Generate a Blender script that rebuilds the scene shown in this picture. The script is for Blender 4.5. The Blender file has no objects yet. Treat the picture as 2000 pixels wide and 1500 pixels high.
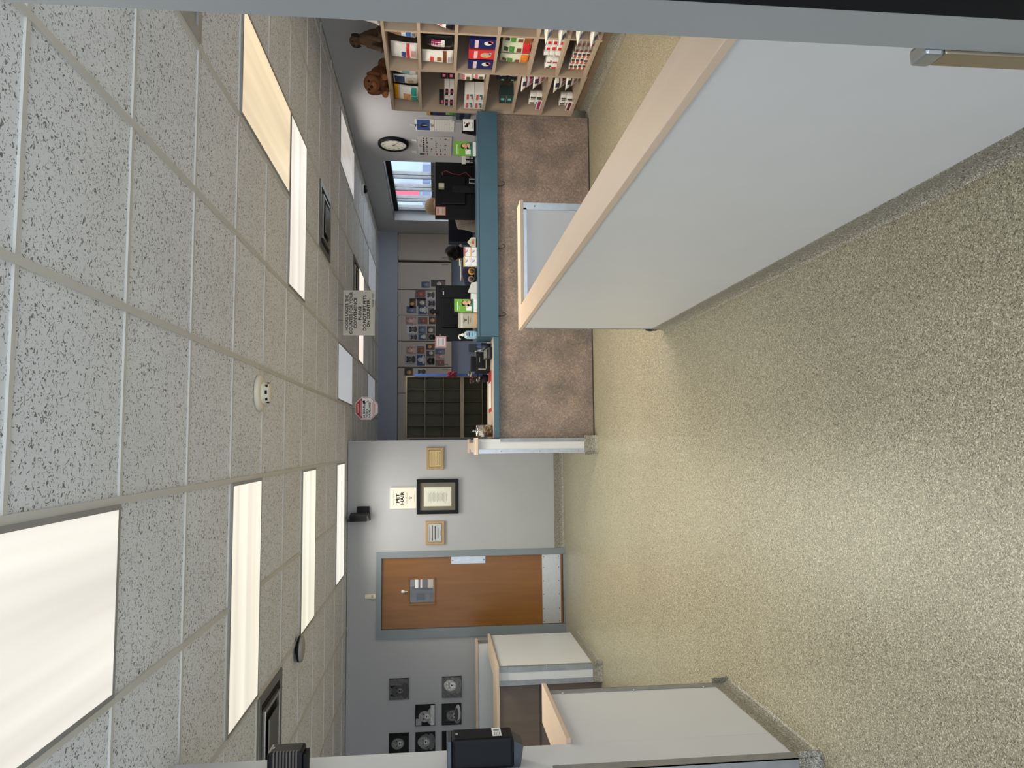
import bpy, bmesh, math, random
from mathutils import Vector, Matrix
random.seed(7)
R = math.radians
S = bpy.context.scene
COL = S.collection

# ---------------------------------------------------------------- camera
CAM_H, YAW, PITCH, ROLL, FPX = 1.4465, 0.0840, -0.10366, -0.000976, 1404.0
def make_camera():
    f = Vector((math.sin(YAW)*math.cos(PITCH), math.cos(YAW)*math.cos(PITCH), math.sin(PITCH)))
    r = Vector((math.cos(YAW), -math.sin(YAW), 0)); u = r.cross(f)
    r2 = r*math.cos(ROLL)+u*math.sin(ROLL); u2 = -r*math.sin(ROLL)+u*math.cos(ROLL)
    cd = bpy.data.cameras.new('camera'); cd.sensor_width = 36; cd.lens = 36*FPX/2000
    cd.clip_start = 0.02; cd.clip_end = 200
    c = bpy.data.objects.new('camera', cd); COL.objects.link(c)
    X, Y, Z = -u2, r2, -f                      # the phone was held sideways
    c.matrix_world = Matrix(((X.x, Y.x, Z.x, 0), (X.y, Y.y, Z.y, 0), (X.z, Y.z, Z.z, CAM_H), (0, 0, 0, 1)))
    S.camera = c
make_camera()

# ---------------------------------------------------------------- world, exposure
LAMP = 9.5        # watts of one lit ceiling panel per square metre
W = bpy.data.worlds.new('world'); S.world = W; W.use_nodes = True
wb = W.node_tree.nodes['Background']; wb.inputs[0].default_value = (0.81, 0.90, 1.0, 1); wb.inputs[1].default_value = 2.7
S.view_settings.view_transform = 'Standard'; S.view_settings.look = 'None'
S.view_settings.gamma = 1; S.view_settings.use_curve_mapping = False
S.view_settings.exposure = 0.14

# ---------------------------------------------------------------- materials
def lin(c):
    return tuple(((v/255/12.92) if v/255 <= .04045 else ((v/255+.055)/1.055)**2.4) for v in c)+(1,)
MATS = {}
def nt_new(name):
    m = bpy.data.materials.new(name); m.use_nodes = True
    nt = m.node_tree; return m, nt, nt.nodes['Principled BSDF']
def ramp(nt, stops, inp):
    n = nt.nodes.new('ShaderNodeValToRGB'); e = n.color_ramp.elements
    while len(e) < len(stops): e.new(.5)
    for i, (p, c) in enumerate(stops): e[i].position = p; e[i].color = c
    nt.links.new(inp, n.inputs[0]); return n.outputs[0]
def coords(nt, scale=(1, 1, 1), rot=(0, 0, 0)):
    t = nt.nodes.new('ShaderNodeTexCoord'); mp = nt.nodes.new('ShaderNodeMapping')
    mp.inputs['Scale'].default_value = scale; mp.inputs['Rotation'].default_value = rot
    nt.links.new(t.outputs['Object'], mp.inputs[0]); return mp.outputs[0]
def noise(nt, vec, scale, detail=2, rough=.5, dist=0):
    n = nt.nodes.new('ShaderNodeTexNoise'); n.inputs['Scale'].default_value = scale
    n.inputs['Detail'].default_value = detail; n.inputs['Roughness'].default_value = rough
    n.inputs['Distortion'].default_value = dist
    nt.links.new(vec, n.inputs['Vector']); return n.outputs['Fac']
def bump(nt, b, h, strength=.2, dist=.002):
    n = nt.nodes.new('ShaderNodeBump'); n.inputs['Strength'].default_value = strength; n.inputs['Distance'].default_value = dist
    nt.links.new(h, n.inputs['Height']); nt.links.new(n.outputs[0], b.inputs['Normal'])
def mix(nt, fac, a, b, mode='MIX'):
    n = nt.nodes.new('ShaderNodeMix'); n.data_type = 'RGBA'; n.blend_type = mode
    for s, v in ((n.inputs['Factor'], fac), (n.inputs['A'], a), (n.inputs['B'], b)):
        if hasattr(v, 'is_linked'): nt.links.new(v, s)
        else: s.default_value = v
    return n.outputs['Result']
def scl(c, k): return (c[0]*k, c[1]*k, c[2]*k, 1)
def mat(c, rough=.5, metal=0, var=.05, scale=8, name=None, stretch=(1, 1, 1), emit=0, bmp=0, coat=0):
    """plain surface with a slight procedural mottling"""
    key = (c, rough, metal, var, scale, stretch, emit, bmp, coat)
    if key in MATS: return MATS[key]
    m, nt, b = nt_new(name or 'finish_%d_%d_%d' % c)
    L = lin(c)
    n = noise(nt, coords(nt, stretch), scale, 3)
    o = ramp(nt, [(.3, scl(L, 1-var)), (.7, scl(L, 1+var))], n)
    nt.links.new(o, b.inputs['Base Color'])
    b.inputs['Roughness'].default_value = rough; b.inputs['Metallic'].default_value = metal
    b.inputs['Coat Weight'].default_value = coat
    if max(c) < 45: b.inputs['Specular IOR Level'].default_value = .18     # matt moulded plastic
    if bmp: bump(nt, b, n, bmp)
    if emit:
        b.inputs['Emission Color'].default_value = L; b.inputs['Emission Strength'].default_value = emit
    MATS[key] = m; return m
def wood(c1, c2, name, scale=(1.5, 1.5, 14), rough=.4, along='z'):
    m, nt, b = nt_new(name)
    sc = {'z': (16, 16, 1.3), 'x': (1.3, 16, 16), 'y': (16, 1.3, 16)}[along]
    n = noise(nt, coords(nt, sc), 1.0, 6, .6, .6)
    nt.links.new(ramp(nt, [(.25, lin(c1)), (.5, lin(tuple((a+d)//2 for a, d in zip(c1, c2)))), (.75, lin(c2))], n), b.inputs['Base Color'])
    b.inputs['Roughness'].default_value = rough; return m
def m_floor(name, c_base, c_dark, c_light, rough=.34):
    m, nt, b = nt_new(name)
    v = coords(nt)
    vo = nt.nodes.new('ShaderNodeTexVoronoi'); vo.inputs['Scale'].default_value = 330; nt.links.new(v, vo.inputs['Vector'])
    sep = nt.nodes.new('ShaderNodeSeparateColor'); nt.links.new(vo.outputs['Color'], sep.inputs[0])
    o = ramp(nt, [(.0, lin(c_dark)), (.16, lin(c_dark)), (.22, lin(c_base)), (.8, lin(c_base)), (.86, lin(c_light)), (1, lin(c_light))], sep.outputs[0])
    n = noise(nt, v, .9, 4)
    o = mix(nt, 1.0, o, ramp(nt, [(.3, (.9, .9, .9, 1)), (.7, (1, 1, 1, 1))], n), 'MULTIPLY')
    nt.links.new(o, b.inputs['Base Color'])
    b.inputs['Roughness'].default_value = rough
    n2 = noise(nt, v, 160, 2)
    bump(nt, b, n2, .22, .002); return m
def m_ceiling():
    m, nt, b = nt_new('mineral_fibre_tile')
    v = coords(nt)
    nn = nt.nodes.new('ShaderNodeTexNoise'); nn.inputs['Scale'].default_value = 45; nn.inputs['Detail'].default_value = 2
    nt.links.new(v, nn.inputs['Vector'])
    ad = nt.nodes.new('ShaderNodeVectorMath'); ad.operation = 'MULTIPLY_ADD'
    ad.inputs[1].default_value = (.035, .035, .035)
    nt.links.new(nn.outputs['Color'], ad.inputs[0]); nt.links.new(v, ad.inputs[2])
    def fiss(rot, sc, th):
        mp = nt.nodes.new('ShaderNodeMapping'); mp.inputs['Scale'].default_value = sc; mp.inputs['Rotation'].default_value = (0, 0, rot)
        nt.links.new(ad.outputs[0], mp.inputs[0])
        vo = nt.nodes.new('ShaderNodeTexVoronoi'); vo.inputs['Scale'].default_value = 1; nt.links.new(mp.outputs[0], vo.inputs['Vector'])
        sp = nt.nodes.new('ShaderNodeSeparateColor'); nt.links.new(vo.outputs['Color'], sp.inputs[0])
        mm = nt.nodes.new('ShaderNodeMath'); mm.operation = 'MULTIPLY_ADD'; mm.inputs[1].default_value = .55
        nt.links.new(sp.outputs[0], mm.inputs[0]); nt.links.new(vo.outputs['Distance'], mm.inputs[2])
        return ramp(nt, [(th, (1, 1, 1, 1)), (th+.06, (0, 0, 0, 1))], mm.outputs[0])
    a = fiss(.5, (62, 155, 1), .37); c = fiss(-.9, (145, 68, 1), .36); d = fiss(0, (200, 200, 1), .35)
    k = mix(nt, 1, a, c, 'LIGHTEN'); k = mix(nt, 1, k, d, 'LIGHTEN')
    n = noise(nt, v, 2.2, 2)
    base = ramp(nt, [(.3, lin((224, 226, 230))), (.7, lin((232, 234, 238)))], n)
    nt.links.new(mix(nt, k, base, lin((122, 120, 118))), b.inputs['Base Color'])
    b.inputs['Roughness'].default_value = .95
    bump(nt, b, k, .25, -.002); return m
def m_swirl():
    m, nt, b = nt_new('swirled_brown_laminate')
    v = coords(nt)
    n1 = noise(nt, v, 22, 4, .6, 3.5); n2 = noise(nt, v, 5, 3)
    a = ramp(nt, [(.3, lin((124, 116, 112))), (.5, lin((146, 134, 128))), (.64, lin((176, 160, 144)))], n1)
    c = ramp(nt, [(.3, lin((118, 112, 114))), (.7, lin((255, 236, 220)))], n2)
    nt.links.new(mix(nt, .55, a, mix(nt, 1, a, c, 'MULTIPLY')), b.inputs['Base Color'])
    b.inputs['Roughness'].default_value = .45; return m
def m_diffuser(name, col, strength, along, lo=.72):
    """acrylic troffer lens, the tubes show through as soft bands"""
    m, nt, b = nt_new(name)
    sc = (.25, 7, 1) if along == 'x' else (7, .25, 1)
    n = noise(nt, coords(nt, sc), 1, 2)
    o = ramp(nt, [(.3, scl(col, lo)), (.65, col)], n)
    b.inputs['Base Color'].default_value = (.25, .25, .24, 1); b.inputs['Roughness'].default_value = .35
    nt.links.new(o, b.inputs['Emission Color']); b.inputs['Emission Strength'].default_value = strength
    w = nt.nodes.new('ShaderNodeTexChecker'); w.inputs['Scale'].default_value = 130; nt.links.new(coords(nt), w.inputs[0])
    bump(nt, b, w.outputs['Fac'], .3, .002); return m
def m_prism(glow=.5):
    m, nt, b = nt_new('ribbed_lens_painted_glow')
    w = nt.nodes.new('ShaderNodeTexWave'); w.inputs['Scale'].default_value = 14; w.bands_direction = 'Y'
    nt.links.new(coords(nt), w.inputs[0])
    nt.links.new(ramp(nt, [(.2, lin((150, 152, 155))), (.8, lin((215, 216, 218)))], w.outputs['Fac']), b.inputs['Base Color'])
    b.inputs['Roughness'].default_value = .12; b.inputs['Specular IOR Level'].default_value = 1
    nt.links.new(ramp(nt, [(.2, (.22, .23, .25, 1)), (.8, (.62, .64, .67, 1))], w.outputs['Fac']), b.inputs['Emission Color']); b.inputs['Emission Strength'].default_value = glow  # glow painted into panels without a lamp, striped like reflected light
    bump(nt, b, w.outputs['Fac'], .3, .003); return m
def m_glass(name, c=(235, 245, 250), rough=.0):
    m, nt, b = nt_new(name)
    b.inputs['Base Color'].default_value = lin(c); b.inputs['Transmission Weight'].default_value = 1
    b.inputs['Roughness'].default_value = rough; b.inputs['IOR'].default_value = 1.45; return m
def m_thin_glass():
    m = bpy.data.materials.new('window_glass'); m.use_nodes = True; nt = m.node_tree; nt.nodes.clear()
    o = nt.nodes.new('ShaderNodeOutputMaterial'); t = nt.nodes.new('ShaderNodeBsdfTransparent'); g = nt.nodes.new('ShaderNodeBsdfGlossy')
    g.inputs['Roughness'].default_value = .02; x = nt.nodes.new('ShaderNodeMixShader'); x.inputs[0].default_value = .025
    nt.links.new(t.outputs[0], x.inputs[1]); nt.links.new(g.outputs[0], x.inputs[2]); nt.links.new(x.outputs[0], o.inputs[0]); return m

WALL = mat((178, 179, 182), .75, 0, .02, 3, 'painted_wall')
CEIL = m_ceiling()
TBAR = mat((206, 204, 198), .5, 0, .02, 4, 'ceiling_grid_enamel')
FLOOR = m_floor('epoxy_quartz_floor', (148, 142, 120), (90, 85, 74), (200, 194, 172))
COVE = m_floor('epoxy_cove', (134, 130, 118), (80, 77, 70), (186, 182, 170), .45)
PANEL = mat((205, 207, 210), .4, 0, .015, 5, 'white_wall_panel')
MAPLE = wood((208, 188, 170), (200, 179, 159), 'maple_laminate', rough=.4, along='y')
MAPLEX = wood((208, 188, 170), (200, 179, 159), 'maple_laminate_crosswise', rough=.4, along='x')
SHELF = mat((174, 156, 138), .5, 0, .03, 6, 'taupe_laminate')
CAB = mat((190, 178, 168), .5, 0, .02, 6, 'cabinet_laminate')
STEEL = mat((176, 180, 184), .32, .9, .08, 20, 'brushed_steel')
DULL = mat((150, 153, 156), .42, .6, .1, 14, 'aluminium_trim')
TEAL = mat((62, 94, 112), .45, 0, .04, 6, 'teal_laminate')
SWIRL = m_swirl()
DOORW = wood((126, 80, 28), (148, 99, 42), 'oak_veneer', rough=.35)
OAK = wood((186, 156, 112), (166, 134, 90), 'plaque_oak', along='x')
BROWN = wood((112, 96, 84), (96, 82, 72), 'dark_walnut_laminate')
FRAMEG = mat((132, 140, 146), .45, 0, .02, 5, 'grey_enamel')
BLACK = mat((18, 19, 22), .45, 0, .1, 10, 'black_plastic')
BLACKM = mat((26, 27, 30), .7, 0, .1, 10, 'matt_black')
NAVYB = mat((10, 12, 20), .5, 0, .08, 10, 'blue_black_plastic')
WHITE = mat((236, 236, 232), .5, 0, .01, 5, 'white_card')
CREAM = mat((228, 222, 202), .55, 0, .02, 5, 'cream_plastic')
INK = mat((30, 30, 30), .6, 0, .05, 9, 'black_ink')
REDINK = mat((176, 30, 38), .5, 0, .05, 9, 'red_ink')
GLASS = m_glass('clear_glass'); WGLASS = m_thin_glass()
GREEN = mat((108, 168, 52), .5, 0, .1, 6, 'leaf_green_print')
SKIN = mat((214, 160, 130), .5, 0, .05, 9, 'skin')

# ---------------------------------------------------------------- mesh builder
class M:
    def __init__(s): s.v = []; s.f = []; s.mi = []; s.sm = []; s.mats = []; s.F = None
    def frame(s, O, Rr, U, N=None):
        O, Rr, U = Vector(O), Vector(Rr).normalized(), Vector(U).normalized()
        s.F = (O, Rr, U, Rr.cross(U) if N is None else Vector(N)); return s
    def P(s, p):
        if s.F is None: return Vector(p)
        O, a, b, c = s.F; return O+a*p[0]+b*p[1]+c*p[2]
    def m(s, mt):
        if mt not in s.mats: s.mats.append(mt)
        return s.mats.index(mt)
    def add(s, vs, fs, mt, smooth=False):
        o = len(s.v); s.v += [s.P(p) for p in vs]; k = s.m(mt)
        for f in fs: s.f.append([o+i for i in f]); s.mi.append(k); s.sm.append(smooth)
        return s
    def box(s, x0, x1, y0, y1, z0, z1, mt, bev=0):
        if x0 > x1: x0, x1 = x1, x0
        if y0 > y1: y0, y1 = y1, y0
        if z0 > z1: z0, z1 = z1, z0
        b = min(bev, (x1-x0)/2.2, (y1-y0)/2.2, (z1-z0)/2.2)
        if b <= 0:
            vs = [(x, y, z) for z in (z0, z1) for y in (y0, y1) for x in (x0, x1)]
            return s.add(vs, [(0, 2, 3, 1), (4, 5, 7, 6), (0, 1, 5, 4), (2, 6, 7, 3), (0, 4, 6, 2), (1, 3, 7, 5)], mt)
        bm = bmesh.new(); bmesh.ops.create_cube(bm, size=1)
        for v in bm.verts: v.co = Vector(((x0+x1)/2+v.co.x*(x1-x0), (y0+y1)/2+v.co.y*(y1-y0), (z0+z1)/2+v.co.z*(z1-z0)))
        bmesh.ops.bevel(bm, geom=bm.edges[:], offset=b, segments=2, affect='EDGES', profile=.6)
        bm.verts.index_update()
        s.add([v.co[:] for v in bm.verts], [[v.index for v in f.verts] for f in bm.faces], mt); bm.free(); return s
    def prism(s, pts, z0, z1, mt):
        n = len(pts)
        return s.add([(p[0], p[1], z0) for p in pts]+[(p[0], p[1], z1) for p in pts],
              [list(range(n))[::-1], list(range(n, 2*n))]+[(i, (i+1) % n, n+(i+1) % n, n+i) for i in range(n)], mt)
    def ell(s, cx, cy, rx, ry, z0, z1, mt, n=20, rot=0):
        pts = [(cx+rx*math.cos(t)*math.cos(rot)-ry*math.sin(t)*math.sin(rot), cy+rx*math.cos(t)*math.sin(rot)+ry*math.sin(t)*math.cos(rot)) for t in [2*math.pi*i/n for i in range(n)]]
        return s.prism(pts, z0, z1, mt)
    def lathe(s, prof, c, mt, n=24, ax='z'):
        vs = []; fs = []
        for r, z in prof:
            for i in range(n):
                t = 2*math.pi*i/n; a, b = r*math.cos(t), r*math.sin(t)
                p = (a, b, z) if ax == 'z' else ((z, a, b) if ax == 'x' else (a, z, b))
                vs.append((c[0]+p[0], c[1]+p[1], c[2]+p[2]))
        for k in range(len(prof)-1):
            for i in range(n):
                q = [k*n+i, k*n+(i+1) % n, (k+1)*n+(i+1) % n, (k+1)*n+i]
                fs.append(q)
        fs.append(list(range(n))[::-1]); fs.append([(len(prof)-1)*n+i for i in range(n)])
        return s.add(vs, fs, mt, True)
    def tube(s, pts, r, mt, n=8, close=False):
        pts = [Vector(p) for p in pts]; vs = []; fs = []; N = len(pts)
        up = Vector((0.13, .21, 1)).normalized()
        for i, p in enumerate(pts):
            a = pts[max(i-1, 0)]; b = pts[min(i+1, N-1)]
            if close: a = pts[(i-1) % N]; b = pts[(i+1) % N]
            d = (b-a).normalized(); e = d.cross(up)
            if e.length < .05: e = d.cross(Vector((1, 0, 0)))
            e.normalize(); g = d.cross(e)
            rr = r[i] if isinstance(r, (list, tuple)) else r
            for k in range(n):
                t = 2*math.pi*k/n; q = p+e*rr*math.cos(t)+g*rr*math.sin(t); vs.append(tuple(q))
        for i in range(N if close else N-1):
            j = (i+1) % N
            for k in range(n): fs.append((i*n+k, i*n+(k+1) % n, j*n+(k+1) % n, j*n+k))
        if not close: fs.append(list(range(n))[::-1]); fs.append([(N-1)*n+k for k in range(n)])
        return s.add(vs, fs, mt, True)
    def ball(s, c, r, mt, n=14, m=9):
        if not isinstance(r, (tuple, list)): r = (r, r, r)
        vs = [(c[0], c[1], c[2]-r[2])]; fs = []
        for j in range(1, m):
            ph = -math.pi/2+math.pi*j/m
            for i in range(n):
                t = 2*math.pi*i/n
                vs.append((c[0]+r[0]*math.cos(ph)*math.cos(t), c[1]+r[1]*math.cos(ph)*math.sin(t), c[2]+r[2]*math.sin(ph)))
        vs.append((c[0], c[1], c[2]+r[2]))
        for i in range(n): fs.append((0, 1+(i+1) % n, 1+i))
        for j in range(m-2):
            for i in range(n): fs.append((1+j*n+i, 1+j*n+(i+1) % n, 1+(j+1)*n+(i+1) % n, 1+(j+1)*n+i))
        q = 1+(m-2)*n
        for i in range(n): fs.append((q+i, q+(i+1) % n, len(vs)-1))
        return s.add(vs, fs, mt, True)
    def text(s, body, size, x, y, z, mt, align='CENTER', bold=0, width=None, shear=0, th=.0006):
        cu = bpy.data.curves.new('t', 'FONT'); cu.body = body; cu.size = size; cu.align_x = align; cu.offset = bold
        cu.shear = shear; cu.extrude = 0; cu.resolution_u = 3
        o = bpy.data.objects.new('t', cu); COL.objects.link(o)
        dg = bpy.context.evaluated_depsgraph_get(); me = bpy.data.meshes.new_from_object(o.evaluated_get(dg))
        vs = [v.co.copy() for v in me.vertices]; fs = [list(p.vertices) for p in me.polygons]
        bpy.data.objects.remove(o); bpy.data.curves.remove(cu); bpy.data.meshes.remove(me)
        if not vs: return s
        k = 1
        if width:
            x0 = min(v.x for v in vs); x1 = max(v.x for v in vs); k = width/(x1-x0)
            cx = (x0+x1)/2 if align == 'CENTER' else 0
            for v in vs: v.x = (v.x-cx)*k
        return s.add([(v.x+x, v.y+y, z+th) for v in vs], fs, mt)
    def build(s, name, parent=None, origin=None):
        me = bpy.data.meshes.new(name)
        if parent is not None: org = Vector(parent['_o'])
        elif origin is not None: org = Vector(origin)
        else:
            xs = [v.x for v in s.v]; ys = [v.y for v in s.v]; zs = [v.z for v in s.v]
            org = Vector(((min(xs)+max(xs))/2, (min(ys)+max(ys))/2, min(zs)))
        me.from_pydata([v-org for v in s.v], [], s.f)
        for mt in s.mats: me.materials.append(mt)
        for p, k, sm in zip(me.polygons, s.mi, s.sm): p.material_index = k; p.use_smooth = sm
        me.validate(); me.update()
        bm = bmesh.new(); bm.from_mesh(me); bmesh.ops.recalc_face_normals(bm, faces=bm.faces[:]); bm.to_mesh(me); bm.free()
        o = bpy.data.objects.new(name, me); COL.objects.link(o); o['_o'] = tuple(org)
        if parent is not None: o.parent = parent
        else: o.location = org
        return o
def thing(name, label, cat, loc=(0, 0, 0), group=None):
    o = bpy.data.objects.new(name, None); o.empty_display_size = .05; COL.objects.link(o)
    o.location = loc; o['_o'] = tuple(loc); o['label'] = label; o['category'] = cat
    if group: o['group'] = group
    return o
def tag(o, label, cat, group=None):
    o['label'] = label; o['category'] = cat
    if group: o['group'] = group
    return o
def struct(o): o['kind'] = 'structure'; return o
def kids(o): return [c for c in o.children]
def dup(o, loc, rot=None, label=None, group=None, scale=None):
    def cp(x, par):
        c = x.copy(); COL.objects.link(c)
        if par: c.parent = par
        for k in kids(x): cp(k, c)
        return c
    c = cp(o, None); c.location = loc
    if rot is not None: c.rotation_euler = rot
    if scale is not None: c.scale = scale
    if label: c['label'] = label
    if group: c['group'] = group
    return c
FRONT = dict(R=(1, 0, 0), U=(0, 0, 1))            # faces the camera (-Y)
SIDE = dict(R=(0, -1, 0), U=(0, 0, 1))            # on the right-hand wall, faces -X
LEFTW = dict(R=(0, 1, 0), U=(0, 0, 1))            # faces +X
def fr(O, k): return M().frame(O, k['R'], k['U'])
def remesh(m, voxel, name, parent=None, smooth=6, origin=None):
    """melts a group of overlapping blobs into one continuous surface"""
    o = m.build(name, parent, origin)
    md = o.modifiers.new('r', 'REMESH'); md.mode = 'VOXEL'; md.voxel_size = voxel; md.use_smooth_shade = True
    sm = o.modifiers.new('s', 'SMOOTH'); sm.iterations = smooth; sm.factor = .5
    dg = bpy.context.evaluated_depsgraph_get(); me = bpy.data.meshes.new_from_object(o.evaluated_get(dg))
    o.modifiers.clear(); o.data = me; return o

# ================================================================= SETTING
HC = 2.44; YB = 8.24; XR = 3.65; YF = 12.58; XL = -4.3; YN = -1.3
G0X, G0Y, CELL = .448, 1.790, .612
def gx(i): return G0X+CELL*i
def gy(j): return G0Y+CELL*j
struct(M().box(XL-.1, XR+.3, YN, YF+.2, -.08, 0, FLOOR).build('floor', origin=(0, 0, 0)))
ceil = struct(M().box(XL-.1, XR+.3, YN, YF+.2, HC+.006, HC+.12, CEIL).build('ceiling', origin=(0, 0, HC)))
g = M()
for i in range(-8, 6):
    g.box(gx(i)-.012, gx(i)+.012, YN, YF, HC-.003, HC+.008, TBAR)
for j in range(-5, 18):
    g.box(XL, XR, gy(j)-.009, gy(j)+.009, HC-.001, HC+.008, TBAR)
g.build('ceiling_grid', ceil)
# walls (door opening in the back wall, window opening in the right wall)
DX0, DX1, DZ = -2.085, -1.225, 2.075
w = M()
w.box(XL, DX0, YB, YB+.12, 0, HC, WALL); w.box(DX1, .055, YB, YB+.12, 0, HC, WALL); w.box(DX0, DX1, YB, YB+.12, DZ, HC, WALL)
struct(w.build('wall_back', origin=(0, YB, 0)))
struct(M().box(-.065, .055, YB+.121, YF, 0, HC, WALL).build('wall_reception_left'))
struct(M().box(.056, XR, YF, YF+.12, 0, HC, mat((150, 162, 188), .75, 0, .02, 3, 'pale_blue_wall')).build('wall_far'))
WY0, WY1, WZ0, WZ1 = 9.1, 11.56, 1.10, 2.14
w = M()
w.box(XR, XR+.22, YN, WY0, 0, HC, WALL); w.box(XR, XR+.22, WY1, YF, 0, HC, WALL)
w.box(XR, XR+.22, WY0, WY1, 0, WZ0, WALL); w.box(XR, XR+.22, WY0, WY1, WZ1, HC, WALL)
struct(w.build('wall_right'))
struct(M().box(XL-.1, XL, YN, YB, 0, HC, WALL).build('wall_left'))
# soffit over the far cabinets
struct(M().box(.056, XR-.001, 12.2, YF-.001, 2.118, HC+.004, mat((164, 168, 182), .75, 0, .02, 3, 'soffit_paint')).build('trim_1'))
# window: aluminium frame, vertical bars, sill lining
wn = struct(M().box(XR+.15, XR+.21, WY0, WY0+.06, 1.49, WZ1, mat((60, 62, 66), .4, .3)).box(XR+.15, XR+.21, WY1-.06, WY1, WZ0, WZ1, DULL)
            .box(XR+.15, XR+.21, WY0, WY1, WZ1-.07, WZ1, BLACKM).box(XR+.14, XR+.21, WY0, WY1, 1.47, 1.53, mat((84, 84, 84), .5)).build('window_1'))
M().box(XR+.175, XR+.179, WY0+.03, WY1-.03, WZ0, WZ1-.03, WGLASS).build('window_glass', wn)
M().box(XR+.001, XR+.15, WY1-.004, WY1-.0005, WZ0, WZ1, PANEL).box(XR+.001, XR+.15, WY0, WY1, WZ1-.006, WZ1-.0005, mat((70, 70, 72), .6)).build('window_lining', wn)
for y in (9.97, 10.11, 10.46, 10.60, 10.95, 11.09, 11.40, 11.50):
    M().box(XR+.155, XR+.205, y-.012, y+.012, 1.53, WZ1-.07, DULL).build('window_bar', wn)
M().box(XR+.02, XR+.15, WY0, WY1, WZ0, WZ0+.02, PANEL).build('window_sill', wn)
# door 1 frame + leaf, with the small viewing window
d1 = struct(M().box(-2.13, -2.03, YB-.02, YB+.13, 0, 2.12, FRAMEG).box(-1.25, -1.183, YB-.02, YB+.13, 0, 2.12, FRAMEG)
            .box(-2.03, -1.25, YB-.02, YB+.13, 2.063, 2.12, FRAMEG).box(-2.03, -2.018, YB+.04, YB+.06, 0, 2.063, FRAMEG).build('door_1'))
d = M(); y0, y1 = YB+.01, YB+.052; ax0, ax1, az0, az1 = -1.755, -1.495, 1.488, 1.75
d.box(-2.026, ax0, y0, y1, .03, 2.058, DOORW); d.box(ax1, -1.253, y0, y1, .03, 2.058, DOORW)
d.box(ax0, ax1, y0, y1, .03, az0, DOORW); d.box(ax0, ax1, y0, y1, az1, 2.058, DOORW)
leaf = d.build('door_leaf', d1)
f = fr((0, YB+.01, 0), FRONT)
for a in ((-1.775, -1.755, 1.468, 1.77), (-1.495, -1.475, 1.468, 1.77), (-1.755, -1.495, 1.468, 1.488), (-1.755, -1.495, 1.75, 1.77)):
    f.box(a[0], a[1], a[2], a[3], 0, .012, DOORW, .004)
f.build('window_bead', leaf)
M().box(ax0, ax1, YB+.028, YB+.032, az0, az1, WGLASS).build('window_pane', leaf)
f = fr((0, YB+.01, 0), FRONT); f.box(-1.335, -1.255, .907, 1.293, 0, .004, STEEL, .001)
for yy in (.925, 1.275): f.ell(-1.295, yy, .006, .006, .004, .006, BLACKM, 10)
f.build('push_plate', leaf)
f = fr((0, YB+.01, 0), FRONT); f.box(-2.022, -1.257, .05, .262, 0, .003, mat((208, 210, 214), .38, .5, .12, 30, 'scuffed_kick_plate', (1, 1, 12)))
for xx in (-2.0, -1.86, -1.7, -1.55, -1.4, -1.28):
    for zz in (.07, .245): f.ell(xx, zz, .005, .005, .003, .005, BLACKM, 8)
f.build('kick_plate', leaf)
M().box(-2.026, -1.253, YB-.01, YB+.06, 0, .022, DULL).build('threshold', d1)
# the room behind the viewing window
BR = mat((96, 98, 100), .8, 0, .03, 3, 'back_room_paint')
struct(M().box(-2.9, -.5, 9.75, 9.85, 0, HC, BR).box(-2.9, -2.8, YB+.121, 9.75, 0, HC, BR).box(-.6, -.5, YB+.121, 9.75, 0, HC, BR).build('wall_back_room'))
# cove bases
def cove(m, p0, p1, n, h=.085, t=.028, mt=None):
    """quarter-round epoxy cove from p0 to p1 along a wall whose outward normal is n"""
    a, b, n = Vector(p0), Vector(p1), Vector(n); prof = [(0, h), (.004, h), (.005, h*.45), (.009, h*.22), (t*.6, h*.06), (t, .001), (0, 0)]
    vs = []
    for q in (a, b):
        for o, z in prof: vs.append((q.x+n.x*o, q.y+n.y*o, z))
    k = len(prof)
    m.add(vs, [(i, (i+1) % k, k+(i+1) % k, k+i) for i in range(k)]+[list(range(k)), list(range(k, 2*k))[::-1]], mt or COVE); return m
struct(cove(M(), (-1.183, YB, 0), (-.085, YB, 0), (0, -1, 0), .115).build('baseboard_back'))
struct(cove(M(), (-4.2, YB, 0), (-2.13, YB, 0), (0, -1, 0), .115).build('baseboard_back_left'))
struct(cove(M(), (XR, YN, 0), (XR, 6.5, 0), (-1, 0, 0)).build('baseboard_right'))

# ---------------- full-height wall end at the left
wc = struct(M().box(-1.52, -1.2, 2.71, 2.955, 0, HC, PANEL).build('wall_left_column'))
M().box(-1.262, -1.196, 2.7062, 2.7098, .085, 1.02, DULL).box(-1.1998, -1.196, 2.7062, 2.762, .085, 1.02, DULL).build('corner_guard', wc)
cc = cove(M(), (-1.2, 2.70, 0), (-1.2, 2.956, 0), (1, 0, 0)); cove(cc, (-1.52, 2.71, 0), (-1.172, 2.71, 0), (0, -1, 0)); cc.build('cove_base', wc)

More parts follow.
